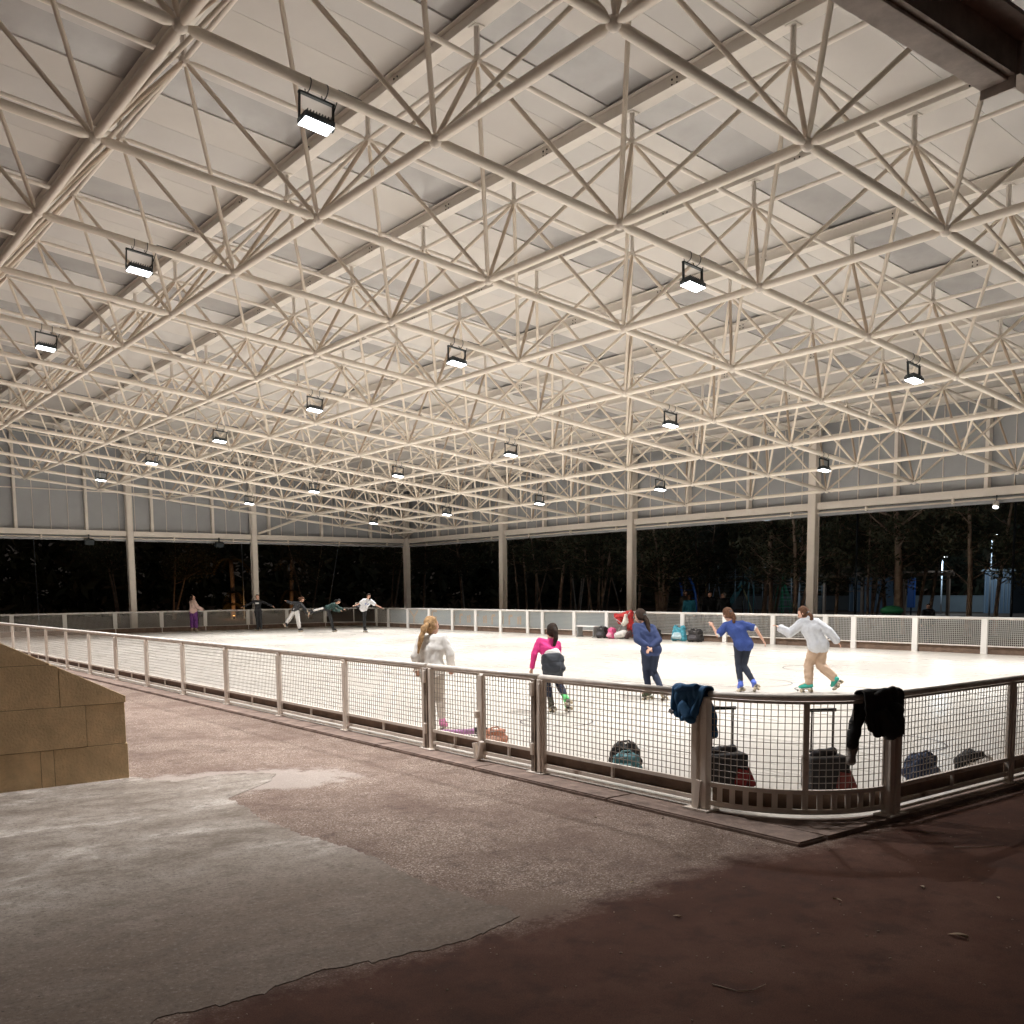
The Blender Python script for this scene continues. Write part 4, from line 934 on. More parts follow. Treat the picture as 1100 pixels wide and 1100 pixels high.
bag('crumpled teal bag leaning on the dark backpack behind the fence', (-3.02, -3.22, 0), R(-55), (.30, .20, .23), ('teal', (0.10, 0.24, 0.27)), ('teal_pale', (0.18, 0.34, 0.36)))
bag('navy backpack on the rink floor behind the fence at right', (-1.12, -5.22, 0), R(0), (.38, .24, .27), ('navy', (0.03, 0.045, 0.09)), ('blue_grey', (0.09, 0.12, 0.20)))
bag('black sports bag by the far barrier, with a red patch', (16.0, 14.7, 0), R(-90), (.75, .35, .42), ('black', (0.025, 0.022, 0.022)), ('red', (0.45, 0.04, 0.03)))
bag('light blue shopping bag standing by the far barrier', (15.9, 13.35, 0), R(-90), (.62, .25, .56), ('cyan', (0.06, 0.28, 0.36)), ('cyan_white', (0.38, 0.5, 0.54)))
bag('round black bag right of the light blue shopping bag', (15.9, 12.6, 0), R(-90), (.60, .35, .46), ('black', (0.025, 0.022, 0.022)), ('charcoal', (0.06, 0.055, 0.06)))
bag('small black bag beside the white bench', (15.6, 16.9, 0), R(-90), (.50, .35, .45), ('black', (0.025, 0.022, 0.022)), ('charcoal', (0.06, 0.055, 0.06)))
bag('pink bag between the black bag and the red pushchair', (15.55, 16.35, 0), R(-90), (.32, .3, .42), ('pink', (0.62, 0.10, 0.24)), ('pink_pale', (0.7, 0.3, 0.4)))
bag('orange-pink cloth bag on the rink floor behind the gate', (-2.80, -0.78, 0), R(-50), (.30, .18, .19), ('salmon', (0.50, 0.22, 0.14)), ('salmon_pale', (0.55, 0.32, 0.24)))
# clothes pile and mat on the floor
def pile(name, label, loc, blobs, cat):
    r = tag(empty(name, loc), label, cat)
    for nm, cc, pts in blobs:
        bm = BM()
        for a, b2, ra, rb in pts: cap(bm, a, b2, ra, rb)
        for v in bm.verts: v.co.z = max(0.0, v.co.z)
        merge_mesh(nm, bm, cloth('pile_'+cc[0], cc[1]), r, 0.012, 3, 0.014)
pile('clothes_pile', 'low pile of dark and pale clothes behind the fence at right', (-0.22, -5.22, 0),
     [('jacket', ('black', (0.02, 0.02, 0.022)), [((-.15, 0, .07), (.05, .02, .12), .08, .08), ((.05, .02, .12), (.22, 0, .08), .07, .07)]), ('shirt', ('white', (0.6, 0.56, 0.52)), [((-.2, -.08, .03), (.12, -.1, .05), .05, .06), ((.2, -.05, .05), (.33, 0, .06), .06, .07)])], 'clothes')
pile('rolled_mat', 'rolled purple pink cloth on the rink floor behind the gate', (-2.75, 0.02, 0), [('roll', ('mauve', (0.42, 0.20, 0.38)), [((-.3, .2, .04), (.14, -.1, .045), .035, .04)]), ('tip', ('black', (0.02, 0.02, 0.022)), [((.17, -.12, .05), (.24, -.17, .06), .05, .055)])], 'cloth')
def trolley(label, loc, rz, c2, S=1.0):
    r = tag(empty('trolley_bag', loc, rz), label, 'trolley bag'); r.scale = (S,)*3
    bm = BM(); box(bm, (0, 0, .19), (.36, .24, .30)); bevel_all(bm, .04, 3)
    obj('case', bm, cloth('bag_black', (0.025, 0.022, 0.022)), r, True)
    bm = BM(); box(bm, (.11, -.125, .13), (.11, .04, .15), rot=Matrix.Rotation(R(12), 4, 'Y')); bevel_all(bm, .02, 2); obj('pocket', bm, cloth('trolley_'+c2[0], c2[1]), r, True)
    bm = BM(); box(bm, (.195, 0, .12), (.08, .20, .20), rot=Matrix.Rotation(R(-24), 4, 'Y')); bevel_all(bm, .025, 2); obj('side_pocket', bm, cloth('trolley_'+c2[0], c2[1]), r, True)
    bm = BM(); cap(bm, (-.1, 0, .35), (.08, .02, .37), .045, .04); merge_mesh('flap', bm, cloth('bag_charcoal', (0.06, 0.055, 0.06)), r, .012, 2, .01)
    bm = BM()
    for x in (-.10, .10): tube(bm, [(x, .08, .30), (x, .08, .72)], .0085, 6)
    obj('handle_tube', bm, mat('handle_metal', (0.12, 0.10, 0.09), 0.35, metal=0.8), r)
    bm = BM(); box(bm, (0, .08, .735), (.25, .03, .03)); box(bm, (0, .08, .37), (.25, .03, .025)); bevel_all(bm, .008, 2); obj('handle_grip', bm, black_m, r)
    for x in (-.14, .14):
        bm = BM(); tube(bm, [(x-.015, .11, .035), (x+.015, .11, .035)], .035, 12); obj('wheel', bm, black_m, r)
trolley('black and red trolley bag with raised handle beside the blue jacket post', (-2.86, -4.32, 0), R(-30), ('red', (0.20, 0.02, 0.02)))
trolley('black trolley bag with tall raised handle in the middle of the fence corner', (-2.32, -5.00, 0), R(-30), ('darkred', (0.22, 0.05, 0.045)))
def drape(label, loc, rz, w, front, back, color, seed, taper=0.25, inner=None, sleeve=None, collar=True):
    """cloth hung over the rail: local x along rail, -y outside"""
    r = tag(empty('jacket', loc, rz), label, 'jacket')
    bm = BM(); nu, nv = 40, 46; rows = []
    path = []
    L = front+back+0.10
    for k in range(nv):
        s = k/(nv-1)*L
        if s < front: y, z = -0.045, RAILZ+0.02-(front-s)
        elif s < front+0.10: t = (s-front)/0.10*math.pi; y, z = -0.045*math.cos(t), RAILZ+0.02+0.032*math.sin(t)
        else: y, z = 0.045, RAILZ+0.02-(s-front-0.10)
        path.append((s, y, z))
    for s, y, z in path:
        row = []; down = max(0, RAILZ-z)
        for q in range(nu):
            u = q/(nu-1)-0.5
            ww = w*(1-taper*down/0.35*(1 if u > 0 else .5)) * (1+0.12*noise.noise(Vector((s*5, seed, 1))))
            x = u*ww+0.03*noise.noise(Vector((s*4, seed, 7)))
            f = math.sin(u*17+seed+s*4)*0.012+math.sin(u*31+seed*2-s*9)*0.006+noise.noise(Vector((u*5, s*9, seed)))*0.03
            yy = y+math.copysign(abs(f)*min(1, 0.35+down*5), y if abs(y) > .01 else -1)
            hem = 0.07*noise.noise(Vector((u*3.2, seed*3, 3 if y < 0 else 9)))*min(1, down*5)+(0.05*(abs(u)*2)**2)*min(1, down*4)
            row.append(bm.verts.new((x, yy, z+hem+noise.noise(Vector((u*6, s*5, seed+4)))*0.01)))
        rows.append(row)
    for a, b2 in zip(rows, rows[1:]):
        for q in range(nu-1): f = bm.faces.new((a[q], a[q+1], b2[q+1], b2[q])); f.smooth = True
    cm = cloth('jacket_'+color[0], color[1])
    o = obj('jacket_body', bm, cm, r); sd = o.modifiers.new('s', 'SOLIDIFY'); sd.thickness = 0.014; sd.offset = 1
    bm = BM()
    for a, b2, ra, rb in sleeve: cap(bm, a, b2, ra, rb)
    merge_mesh('sleeve', bm, cm, r, 0.009, 4, 0.007)
    if collar:
        bm = BM(); tube(bm, [(-w*.30, -.07, RAILZ+.015), (-w*.05, -.075, RAILZ+.05), (w*.25, -.05, RAILZ+.055), (w*.4, 0, RAILZ+.03)], [.02, .03, .028, .015], 8); merge_mesh('collar', bm, cm, r, .010, 2, .006)
    if inner: inner(r)
    return r
drape('blue jacket draped over the rail and broad post of the fence', (-3.64, -4.60, 0), R(-90), .36, .25, .20, ('blue', (0.02, 0.10, 0.23)), 2.3, 0.55,
      sleeve=[((.10, .06, .93), (.17, .07, .78), .045, .04), ((.17, .07, .78), (.19, .07, .62), .04, .034), ((-.02, -.06, .86), (.06, -.07, .76), .05, .05)],
      inner=lambda r: obj('logo', (lambda bm: (box(bm, (-.14, -.088, .80), (.045, .012, .03), rot=Matrix.Rotation(R(25), 4, 'Y')), bm)[1])(BM()), cloth('logo_grey', (0.3, 0.3, 0.32)), r))
drape('black jacket slung over the fence rail beside the right broad post', (-2.83, -5.81, 0), R(-10), .40, .34, .22, ('black', (0.022, 0.021, 0.021)), 5.1, 0.15,
      sleeve=[((-.08, .07, .92), (-.16, .08, .74), .06, .055), ((-.16, .08, .74), (-.20, .07, .60), .055, .05), ((.10, -.07, .86), (.13, -.08, .70), .07, .06), ((-.04, -.06, .84), (.05, -.08, .70), .07, .07)],
      inner=lambda r: merge_mesh('lining', (lambda bm: (cap(bm, (-.17, .09, .60), (-.185, .09, .46), .05, .035), bm)[1])(BM()), cloth('lining_grey', (0.30, 0.27, 0.25)), r, .011, 2, .01))
# bench and pushchair by the far barrier
be = tag(empty('bench', (15.75, 17.9, 0), R(-90)), 'low white bench by the far barrier left of the pushchair', 'bench')
bm = BM(); box(bm, (0, 0, .42), (1.1, .30, .04)); bevel_all(bm, .008); obj('seat', bm, white_m, be)
for x in (-.45, .45):
    bm = BM(); box(bm, (x, 0, .20), (.05, .26, .40)); box(bm, (x, 0, .02), (.06, .34, .04)); obj('leg', bm, mat('bench_leg', (0.25, 0.25, 0.25), 0.5), be)
pc = tag(empty('pushchair', (15.8, 15.9, 0), R(-90)), 'red pushchair hung with a white bag by the far barrier', 'pushchair')
redc = cloth('pushchair_red', (0.42, 0.025, 0.025))
bm = BM(); cap(bm, (-.45, 0, .78), (.25, 0, .92), .11, .14); cap(bm, (-.5, 0, .85), (-.25, 0, .62), .09, .10); cap(bm, (.2, 0, .85), (.3, 0, .45), .13, .14); merge_mesh('hood', bm, redc, pc, .02, 3, .02)
bm = BM(); cap(bm, (.22, .05, .45), (.28, .05, .22), .15, .12); merge_mesh('seat', bm, redc, pc, .02, 3, .02)
for y in (-.22, .22):
    bm = BM(); tube(bm, [(-.30, y, .12), (.05, y, .55), (.45, y, 1.0)], .014, 6); tube(bm, [(.30, y, .12), (.05, y, .55), (-.45, y, .82)], .014, 6); obj('frame', bm, mat('chair_frame', (0.3, 0.3, 0.3), 0.4, metal=.6), pc)
    for x in (-.30, .30): bm = BM(); tube(bm, [(x, y-.02, .10), (x, y+.02, .10)], .10, 14); obj('wheel', bm, black_m, pc)
pile('white_bag', 'white cloth bag hanging from the red pushchair', (15.62, 15.7, .45), [('bag_body', ('white2', (0.66, 0.62, 0.55)), [((0, 0, .2), (0, 0, .42), .11, .06), ((0, .1, .1), (0, 0, .25), .09, .1)])], 'bag')
pile('clothes_heap', 'white and dark clothes heaped under the red pushchair', (15.6, 15.9, 0), [('cloth_white', ('white3', (0.62, 0.6, 0.58)), [((0, .25, .12), (0, -.15, .2), .12, .14), ((.1, .1, .1), (.1, .3, .12), .1, .1)]), ('cloth_dark', ('dark3', (0.06, 0.03, 0.03)), [((0, -.3, .1), (0, -.42, .2), .1, .12)])], 'clothes')

# ================================================================== LITTER on the pavement
def twig(label, pts, r0=.004):
    bm = BM(); tube(bm, [(x, y, -.036+r0+z) for x, y, z in pts], [r0*(1-.6*k/len(pts)) for k in range(len(pts))], 5); tag(obj('twig', bm, bark_m), label, 'twig')
twig('thin curved twig lying on the dark asphalt in the foreground', [(-6.33, -7.14, .004), (-6.31, -7.18, 0), (-6.30, -7.26, .003), (-6.24, -7.30, .002), (-6.15, -7.31, .012)])
twig('short twig on the asphalt right of the kerb corner', [(-2.86, -6.20, .003), (-2.82, -6.28, 0), (-2.75, -6.34, .004)])
twig('straight pale twig on the asphalt near the right fence', [(-3.10, -6.60, .002), (-2.98, -6.70, .002), (-2.80, -6.80, .003)])
leafm = mat('dry_leaf', (0.40, 0.30, 0.20), 0.8, var=.3, vscale=30)
lp = [(-4.82, -7.53, .055, 'curled pale leaf on the asphalt at lower right'), (-4.15, -6.95, .035, 'small pale leaf on the asphalt below the right fence'), (-4.01, -7.35, .03, 'tiny pale leaf on the asphalt near the right edge'), (-5.73, -6.37, .028, 'small leaf on the asphalt just below the path edge'),
      (-4.77, -6.77, .03, 'small leaf on the asphalt below the kerb corner'), (-4.41, -4.27, .03, 'leaf on the path beside the kerb near the corner'), (-5.46, -5.74, .025, 'leaf on the path near its lower edge')]
for x, y, s, lab in lp:
    bm = BM(); n = 8; vs_ = []
    for k in range(n):
        t = k/(n-1); wv = math.sin(math.pi*t)*0.32
        vs_.append([bm.verts.new(((t-.5)*2*s, sd*wv*s, abs(sd)*.35*s*(1-t)+.25*s*math.sin(t*3)*.6)) for sd in (-1, 0, 1)])
    for a, b2 in zip(vs_, vs_[1:]):
        for q in (0, 1): bm.faces.new((a[q], b2[q], b2[q+1], a[q+1]))
    bmesh.ops.remove_doubles(bm, verts=bm.verts[:], dist=1e-5)
    o = obj('leaf', bm, leafm); o.location = (x, y, -.034); o.rotation_euler = (0, 0, random.uniform(0, 6)); tag(o, lab, 'leaf')
# fine grit and leaf crumbs gathered along the kerb
bm = BM()
for k in range(900):
    if k < 620: x, y = -3.94-abs(random.gauss(0, .13)), random.uniform(-5.8, 6)
    else: x, y = random.uniform(-9, -1), random.uniform(-8.5, -6)
    s = random.uniform(.002, .0075); box(bm, (x, y, -.033+s*.3), (s*random.uniform(.8, 2.4), s, s*.6), rz=random.uniform(0, 3))
tag(obj('grit', bm, mat('grit_mix', (0.30, 0.22, 0.16), 0.9, var=.5, vscale=60)), kind='stuff')
# ================================================================== TREES
def branch_path(p, d, L, n, wob, rnd, droop=0.0):
    pts = [p.copy()]; d = d.normalized()
    for k in range(n):
        d = (d+Vector((rnd.uniform(-1, 1), rnd.uniform(-1, 1), rnd.uniform(-.6, .6)))*wob+Vector((0, 0, droop))).normalized()
        pts.append(pts[-1]+d*L/n)
    return pts
def leaf_mesh(name, centres, rad, per, size, rnd, flat=.7):
    n = len(centres)*per; c = np.repeat(np.array(centres, float).reshape(-1, 3), per, 0)
    rs = np.random.RandomState(rnd.randint(0, 10**6))
    off = rs.normal(size=(n, 3)); off /= np.maximum(1e-6, np.linalg.norm(off, axis=1))[:, None]; off *= (rs.rand(n)**.5)[:, None]*rad; off[:, 2] *= flat
    ctr = c+off; a = rs.normal(size=(n, 3)); a /= np.linalg.norm(a, axis=1)[:, None]; b_ = np.cross(a, rs.normal(size=(n, 3))); b_ /= np.linalg.norm(b_, axis=1)[:, None]
    s = (size*(.6+.8*rs.rand(n)))[:, None]
    v = np.stack([ctr-a*s, ctr+b_*s*.35, ctr+a*s, ctr-b_*s*.35], 1).reshape(-1, 3)
    me = bpy.data.meshes.new(name); me.from_pydata(v.tolist(), [], (np.arange(n*4).reshape(-1, 4)).tolist())
    for mm in leaf_ms: me.materials.append(mm)
    mi = rs.choice(3, n, p=[.5, .35, .15]); me.polygons.foreach_set('material_index', mi.tolist()); return me
def tree(label, x, y, h, r0, stems, seed, lean=(0, 0), low=2.2, leafy=True, group='trees beyond the right openings'):
    rnd = random.Random(seed); t = tag(empty('tree', (x, y, -.09)), label, 'tree', group)
    bt = BM(); bb = BM(); tips = []
    for s in range(stems):
        a = rnd.uniform(0, 6.28); sp = .0 if stems == 1 else rnd.uniform(.12, .30)
        d = Vector((math.cos(a)*sp+lean[0], math.sin(a)*sp+lean[1], 1)); L = h*rnd.uniform(.82, 1.05)
        p0 = Vector((math.cos(a)*.12*(stems > 1), math.sin(a)*.12*(stems > 1), 0)); pts = branch_path(p0, d, L, 9, .055, rnd, .04)
        rr = r0*(1 if stems == 1 else rnd.uniform(.45, .75)); tube(bt, pts, [rr*(1.25 if k == 0 else 1)*(1-.8*k/9) for k in range(10)], 7)
        nb = int(h*2.4)
        for k in range(nb):
            f = rnd.uniform(low/h, .98); ii = f*9; q = min(8, int(ii)); p = pts[q].lerp(pts[q+1], ii-q)
            az = rnd.uniform(0, 6.28); up = rnd.uniform(-.1, .7); BL = rnd.uniform(.8, 2.2)*(1.15-f*.5)*h/8
            bp = branch_path(p, Vector((math.cos(az), math.sin(az), up)), BL, 5, .22, rnd, .05); tube(bb, bp, [rr*.30*(1-.75*c/5) for c in range(6)], 4, False)
            for c in (2, 3, 4):
                if rnd.random() < .7:
                    az2 = rnd.uniform(0, 6.28); b3 = branch_path(bp[c], Vector((math.cos(az2), math.sin(az2), rnd.uniform(-.3, .5))), BL*.45, 3, .3, rnd); tube(bb, b3, [rr*.13, rr*.09, rr*.06, rr*.03], 3, False)
                    if f > .28 or rnd.random() < .5: tips.append(tuple(b3[-1]))
            if f > .35: tips.append(tuple(bp[-1]))
    obj('trunk', bt, bark_m, t); obj('branches', bb, bark_m, t)
    if leafy and tips: link(bpy.data.objects.new('crown', leaf_mesh('crown', tips, .62, 56, .10, rnd)), t)
    return t
bayA = 'in the narrow bay beside the corner'; bayB = 'in the second right bay'; bayC = 'in the third right bay'; bayD = 'in the rightmost bay'
TR = [(30.0, 46.3, 9, .13, 1, bayA, 'crooked pale trunk with forked limbs', (.0, .1)), (30, 51.4, 9, .10, 1, bayA, 'faint slender tree nearest the corner column', (0, 0)),
      (27, 36.3, 9, .07, 1, bayB, 'first slim trunk from the left', (.02, .03)), (28, 36.8, 9, .08, 1, bayB, 'second slim trunk from the left', (0, 0)), (27.5, 35.75, 9, .09, 2, bayB, 'twin stemmed tree beside the slim trunks', (0, 0)), (29, 37.1, 9.5, .10, 1, bayB, 'straight trunk at the heart of the left clump', (0, 0)),
      (27, 34.2, 8.5, .055, 1, bayB, 'thin stem leaning right out of the left clump', (-.10, -.16)), (26, 31.5, 9, .12, 1, bayB, 'bent brown trunk in the middle of the bay', (.02, -.05)), (29, 33.9, 9, .08, 1, bayB, 'slim trunk just right of the bent brown one', (0, .03)),
      (30, 33.5, 8, .07, 1, bayB, 'thin faint stem farther back', (0, 0)), (27, 29.5, 9.5, .12, 4, bayB, 'many stemmed tree left of the column', (0, 0)), (28, 30.1, 9, .09, 2, bayB, 'pair of stems behind the many stemmed tree', (0, 0)),
      (27, 26.25, 9, .08, 1, bayC, 'slim trunk right beside the left column', (0, 0)), (27, 24.7, 9.5, .17, 5, bayC, 'bushy many stemmed tree at left', (0, 0)), (34, 29.5, 9, .1, 1, bayC, 'faint trunk behind the teal jacket bystander', (0, 0)), (31, 25.6, 9, .13, 2, bayC, 'tree behind the black coat bystander', (0, 0)),
      (30, 20.7, 9, .13, 1, bayC, 'straight trunk beside the white street lamp', (0, 0)), (29, 19.5, 9.5, .12, 1, bayC, 'trunk just right of the white street lamp', (0, 0)), (27, 16.8, 9.5, .18, 3, bayC, 'thick dark multi stemmed tree near the right column', (0, 0)),
      (29, 14.3, 8.5, .09, 2, bayD, 'forked slim tree third from the left', (0, 0)), (28, 15.2, 8.5, .09, 1, bayD, 'leaning trunk close to the left column', (.05, .1)), (31, 14.7, 9, .10, 1, bayD, 'slim dark trunk fourth from the left', (0, 0)), (27, 11.65, 9.5, .20, 1, bayD, 'thickest straight brown trunk', (0, 0)),
      (30, 12.65, 9, .09, 1, bayD, 'slanting thin trunk right of the thickest one', (.0, -.12)), (32, 13.2, 9, .09, 1, bayD, 'second slanting thin trunk farther back', (0, -.15)), (27, 8.85, 9.5, .12, 1, bayD, 'straight trunk with long right reaching boughs', (0, 0)), (28, 8.3, 9, .09, 1, bayD, 'slim trunk beside the dark lamp post', (0, -.05)),
      (33, 22.5, 9, .12, 2, bayC, 'dim tree in the second row behind the slide', (0, 0)), (34, 17.2, 9, .12, 2, bayD, 'dim tree in the second row at left', (0, 0)), (34, 9.8, 9, .12, 2, bayD, 'dim tree in the second row at right', (0, 0)), (35, 40, 9.5, .12, 3, bayB, 'dim tree filling the back of the bay', (0, 0)), (34, 34.5, 9.5, .12, 3, bayB, 'dim tree in the back right of the bay', (0, 0))]
for k, (x, y, h, r0, st_, bay, what, lean) in enumerate(TR):
    tree('%s, %s' % (what, bay), x, y, h, r0, st_, 100+k, lean, low=2.0 if bay in (bayC, bayD) else 3.0)
for k, (x, y, lab) in enumerate(((9.5, 56, 'faint tree in the dark left of the leftmost column'), (22, 54, 'faint bare tree behind the bending skaters'), (27.5, 52, 'faint forked tree left of the far corner column'), (15, 62, 'almost unlit tree behind the black clad skater'), (-6, 58, 'almost unlit tree at the far left edge'))):
    tree(lab, x, y, 9, .13, 2, 300+k, low=3.0, group='trees beyond the left openings')
# the dark wood behind everything
rnd = random.Random(5); cs = []
for k in range(3400):
    if k % 2: cs.append((rnd.uniform(68, 78), rnd.uniform(-20, 90), rnd.uniform(0.5, 9)))
    else: cs.append((rnd.uniform(-40, 75), rnd.uniform(72, 84), rnd.uniform(0.5, 9)))
tag(link(bpy.data.objects.new('distant_wood', leaf_mesh('distant_wood', cs, 2.2, 14, .65, rnd, .9))), kind='stuff')

# ================================================================== PLAYGROUND AND FAR PARK
grey_b = mat('park_wall_paint', (0.30, 0.34, 0.36), 0.7, var=.15, vscale=.7)
pw = tag(empty('park_wall', (62, 26, -.09)), 'long low pale wall across the park behind the trees', 'wall')
for k in range(9):
    bm = BM(); boxx(bm, 0, .25, -22+k*5+.01, -22+k*5+4.99, 0, 1.15); obj('wall_panel', bm, grey_b, pw)
bm = BM(); boxx(bm, -.04, .29, -22, 23, 1.151, 1.21); obj('coping', bm, grey_b, pw)
def lamp_post(label, x, y, h, energy, colr, head=True, thin=.05, mtl=None, lit=True):
    r = tag(empty('street_lamp', (x, y, -.09)), label, 'street lamp'); ml = mtl or mat('lamp_pole', (0.40, 0.42, 0.44), .5, metal=.3)
    bm = BM(); tube(bm, [(0, 0, 0), (0, 0, .8), (0, 0, h)], [thin*1.3, thin, thin*.7], 10); obj('pole', bm, ml, r)
    if head:
        bm = BM(); tube(bm, [(0, 0, h-.05), (-.1, -.1, h+.08), (-.28, -.3, h+.12)], [.03, .03, .025], 6); box(bm, (-.36, -.38, h+.12), (.42, .2, .08), rz=R(45)); obj('head', bm, ml, r)
        if lit:
            bm = BM(); box(bm, (-.36, -.38, h+.075), (.34, .16, .012), rz=R(45)); obj('lens', bm, mat('street_lens', (.9, .9, .9), .3, emis=(.85, .95, 1), estr=12), r)
            l = bpy.data.lights.new('street_light', 'POINT'); l.energy = energy; l.color = colr; l.shadow_soft_size = .15
            o = bpy.data.objects.new('street_light', l); link(o, r); o.location = (-.36, -.38, h-.1)
cool = (.62, .82, 1.0)
lamp_post('lit white street lamp seen between the trunks, right of the slide', 42, 29.83, 3.9, 300, cool)
lamp_post('small lit street lamp seen far through the rightmost bay', 55, 25.15, 3.8, 380, cool)
lamp_post('tall pale pole left of the right column', 48, 31.6, 6.6, 0, cool, head=False, thin=.07)
lamp_post('tall pale park pole near the right edge', 45, 16.9, 4.6, 200, cool, lit=True)
lamp_post('thin black lamp post left in the rightmost bay', 26, 13.02, 6, 0, cool, thin=.05, mtl=black_m, head=False)
lamp_post('thin black lamp post at the right edge of the rightmost bay', 26, 6.76, 6, 0, cool, thin=.05, mtl=black_m, head=False)
lamp_post('thin black post in front of the teal slide', 26, 18.74, 2.6, 0, cool, thin=.04, mtl=black_m, head=False)
# climbing arches
ar = tag(empty('climbing_arch', (46, 40.2, -.09)), 'blue curved climbing arches in the playground', 'playground arch')
blue_m = mat('play_blue', (0.02, 0.12, 0.45), .4); teal_m = mat('play_teal', (0.10, 0.26, 0.27), .4); green_m = mat('play_green', (0.02, 0.25, 0.10), .5)
bm = BM(); tube(bm, [(0, .15, 2.95), (0, -.3, 2.75), (0, -.7, 2.2), (0, -.95, 1.5), (0, -1.05, .5), (0, -1.05, 0)], .09, 8); obj('arch', bm, blue_m, ar)
bm = BM(); tube(bm, [(0.5, 1.1, 2.7), (0.5, .9, 2.0), (0.5, .72, 1.2), (0.5, .6, 0)], .09, 8); obj('arch', bm, blue_m, ar)
bm = BM(); 
for z in (.6, 1.2, 1.8): tube(bm, [(0, -1.0+.1*z, z), (.5, .6+.1*z, z)], .03, 6)
obj('rungs', bm, blue_m, ar)
sl = tag(empty('slide', (50, 38.3, -.09)), 'steep teal slide with a pale yellow prop behind the bystanders', 'slide')
bm = BM()
for off in (-.25, .25): tube(bm, [(off, 1.2, .55), (off, .9, .8), (off, -1.1, 3.5)], .07, 6)
obj('rail', bm, teal_m, sl)
bm = BM(); box(bm, (0, -.1, 2.12), (.5, 3.4, .03), rot=Matrix.Rotation(R(-52), 4, 'X')); obj('chute', bm, teal_m, sl)
bm = BM(); tube(bm, [(0, -.05, 2.2), (0, -.95, .5), (0, -1.1, 0)], .06, 6); obj('prop', bm, mat('play_yellow', (0.5, 0.42, 0.2), .5), sl)
bm = BM(); tube(bm, [(.3, -1.0, 3.4), (.3, -1.0, 0)], .05, 6); tube(bm, [(-.3, -1.0, 3.4), (-.3, -1.0, 0)], .05, 6); obj('post', bm, teal_m, sl)
sw = tag(empty('swing', (52, 40.6, -.09)), 'grey swing frame behind the slide', 'swing')
bm = BM()
for y in (-1.7, 1.7): tube(bm, [(-.8, y, 0), (0, y, 2.8)], .04, 6); tube(bm, [(.8, y, 0), (0, y, 2.8)], .04, 6)
tube(bm, [(0, -1.7, 2.8), (0, 1.7, 2.8)], .045, 6); obj('frame', bm, mat('swing_grey', (0.3, 0.35, 0.4), .5, metal=.3), sw)
for y in (-.7, .7):
    bm = BM(); tube(bm, [(0, y-.2, 2.75), (0, y-.2, .5)], .012, 4); tube(bm, [(0, y+.2, 2.75), (0, y+.2, .5)], .012, 4); box(bm, (0, y, .5), (.2, .45, .04)); obj('seat', bm, black_m, sw)
gn = tag(empty('climbing_net', (52, 36, -.09)), 'green rope pyramid in the playground', 'climbing net')
bm = BM(); tube(bm, [(0, 0, 0), (0, 0, 2.9)], .06, 6); obj('mast', bm, green_m, gn)
bm = BM()
for k in range(8):
    a = k*math.pi/4; tube(bm, [(0, 0, 2.8), (math.cos(a)*1.0, math.sin(a)*1.0, 0)], .03, 4)
for z in (.5, 1, 1.5, 2):
    rr = 1.0*(1-z/2.8); tube(bm, [(rr*math.cos(a), rr*math.sin(a), z) for a in [k*math.pi/4 for k in range(9)]], .022, 4, False)
obj('rope', bm, green_m, gn)
pg = tag(empty('pergola', (45, 23.4, -.09)), 'brown timber frame standing in the park, rightmost bay', 'pergola')
wood_m = mat('park_timber', (0.25, 0.17, 0.12), .8, var=.2)
for y in (-4.1, -1.4, 1.4, 4.1):
    bm = BM(); boxx(bm, -.08, .08, y-.08, y+.08, 0, 2.5); obj('post', bm, wood_m, pg)
bm = BM(); boxx(bm, -.06, .06, -4.4, 4.4, 2.501, 2.7); obj('beam', bm, wood_m, pg)
for y in [k*.8-4 for k in range(11)]: bm = BM(); boxx(bm, -.7, .7, y-.04, y+.04, 2.701, 2.8); obj('rafter', bm, wood_m, pg)
tt = tag(empty('play_totem', (52, 25.6, -.09)), 'bright blue upright play panel in the park', 'play panel')
bm = BM(); boxx(bm, -.1, .1, -.25, .25, .5, 2.5); bevel_all(bm, .03); obj('panel', bm, blue_m, tt); bm = BM(); tube(bm, [(0, 0, 0), (0, 0, .5)], .06, 8); obj('post', bm, black_m, tt)
for x, y, w, h, lab in ((60, 33.6, 2.6, 2.6, 'pale blue kiosk glimpsed left in the rightmost bay'), (60, 23.2, 2.0, 2.9, 'blue ribbed cabin glimpsed near the right edge')):
    kz = tag(empty('kiosk', (x, y, -.09)), lab, 'kiosk'); bm = BM(); boxx(bm, -1, 1, -w/2, w/2, 0, h); obj('wall', bm, mat('kiosk_blue', (0.12, 0.17, 0.23), .5), kz)
    bm = BM(); boxx(bm, -1.2, 1.2, -w/2-.2, w/2+.2, h+.001, h+.15); obj('roof', bm, grey_b, kz)
    for q in range(8): bm = BM(); yy = -w/2+.1+q*(w-.2)/7; boxx(bm, -1.03, -1.001, yy-.02, yy+.02, .05, h-.05); obj('rib', bm, grey_b, kz)
bi = tag(empty('litter_bin', (24.0, 10.2, -.09)), 'green topped bin just beyond the far barrier', 'bin')
bm = BM(); tube(bm, [(0, 0, 0), (0, 0, 1.0)], [.3, .36], 14); obj('bin_body', bm, mat('bin_dark', (0.04, 0.07, 0.05), .6), bi)
bm = BM(); sph(bm, (0, 0, 1.02), .42, 14, 8, (1, 1, .45)); obj('lid', bm, mat('bin_green', (0.05, 0.35, 0.16), .5), bi)
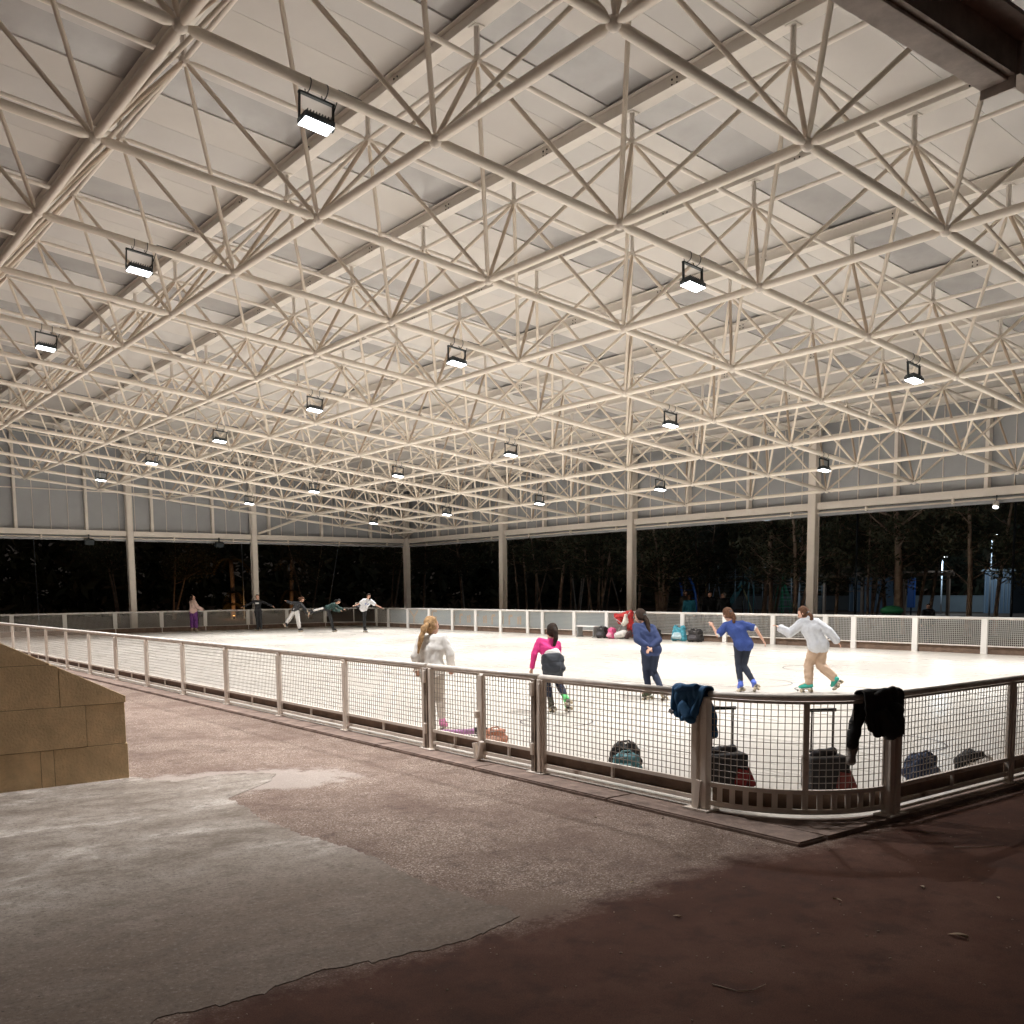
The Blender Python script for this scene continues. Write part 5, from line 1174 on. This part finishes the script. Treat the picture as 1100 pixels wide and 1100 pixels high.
# net fence along the playground
nf = tag(empty('net_fence', (44, 35, -.09)), 'wire net fence in front of the playground', 'fence')
for k in range(8): bm = BM(); tube(bm, [(0, -8+k*2.3, 0), (0, -8+k*2.3, 3.2)], .03, 6); obj('post', bm, mat('net_post', (.15, .17, .18), .5, metal=.5), nf)
bm = BM()
for k in range(14): z = .2+k*.22; tube(bm, [(0, -8, z), (0, -2, z-.05), (0, 3, z+.03), (0, 8, z)], .008, 3, False)
obj('wire', bm, mat('net_wire', (.25, .27, .28), .4, metal=.5), nf)
# slanting poles and warm lights beyond the left openings
for pts, lab in (([(27.6, 60, 5.2), (26.5, 60, -.09)], 'slanting pale pole beyond the left opening'), ([(5.0, 58, 6), (5.05, 58, -.09)], 'thin upright pole near the left edge'), ([(18.8, 58, 6), (18.85, 58, -.09)], 'thin upright pole in front of the orange lit palm')):
    o = empty('pole', (0, 0, 0)); bm = BM(); tube(bm, pts, .035, 6); obj('shaft', bm, mat('pole_grey', (.45, .5, .55), .5), o)
    bm = BM(); tube(bm, [(pts[1][0], 58 if pts[0][1] == 58 else 60, -.09), (pts[1][0], 58 if pts[0][1] == 58 else 60, .1)], .08, 8); obj('foot', bm, mat('pole_grey', (.45, .5, .55), .5), o); tag(o, lab, 'pole')
def palm(label, x, y, h, seed, energy):
    rnd = random.Random(seed); t = tag(empty('palm_tree', (x, y, -.09)), label, 'palm tree')
    bm = BM(); tube(bm, branch_path(Vector((0, 0, 0)), Vector((.05, 0, 1)), h, 8, .03, rnd), [.22]+[.15]*8, 9); obj('trunk', bm, bark_m, t)
    v, f = [], []
    for lv in (h, h*.45, h*.25):
        for k in range(14):
            az = rnd.uniform(0, 6.28); L = rnd.uniform(.9, 1.5)*(1.2 if lv == h else .7)
            for q in range(14):
                s_ = q/13; bx_ = math.cos(az)*L*s_; by = math.sin(az)*L*s_; bz = lv+.6*s_-1.5*s_*s_
                for sd in (-1, 1):
                    n0 = len(v); tx, ty = -math.sin(az)*sd*.32, math.cos(az)*sd*.32; v += [(bx_, by, bz), (bx_+math.cos(az)*.06, by+math.sin(az)*.06, bz), (bx_+tx, by+ty, bz-.16)]; f.append((n0, n0+1, n0+2))
    me = bpy.data.meshes.new('frond'); me.from_pydata(v, [], f); me.materials.append(mat('palm_green', (.16, .13, .05), .6)); link(bpy.data.objects.new('frond', me), t)
    lp_ = tag(empty('garden_light', (x-.6, y-1.6, -.09)), 'orange ground light at the foot of the '+label.split(',')[0], 'garden light')
    bm = BM(); tube(bm, [(0, 0, 0), (0, 0, .25)], .09, 8); obj('housing', bm, black_m, lp_); bm = BM(); tube(bm, [(0, 0, .251), (0, 0, .27)], .08, 8); obj('lens', bm, mat('amber_lens', (.9, .6, .3), .3, emis=(1, .5, .15), estr=6), lp_)
    l = bpy.data.lights.new('garden_glow', 'POINT'); l.energy = energy; l.color = (1, .5, .18); l.shadow_soft_size = .1; o = bpy.data.objects.new('garden_glow', l); link(o, lp_); o.location = (0, 0, .4)
palm('orange lit palm tree, seen through the second left opening', 18.8, 60, 4.4, 3, 45)
palm('fainter orange lit palm tree, seen through the third left opening', 24.4, 62, 4.6, 4, 14)

bpy.data.scenes.remove(TMP)
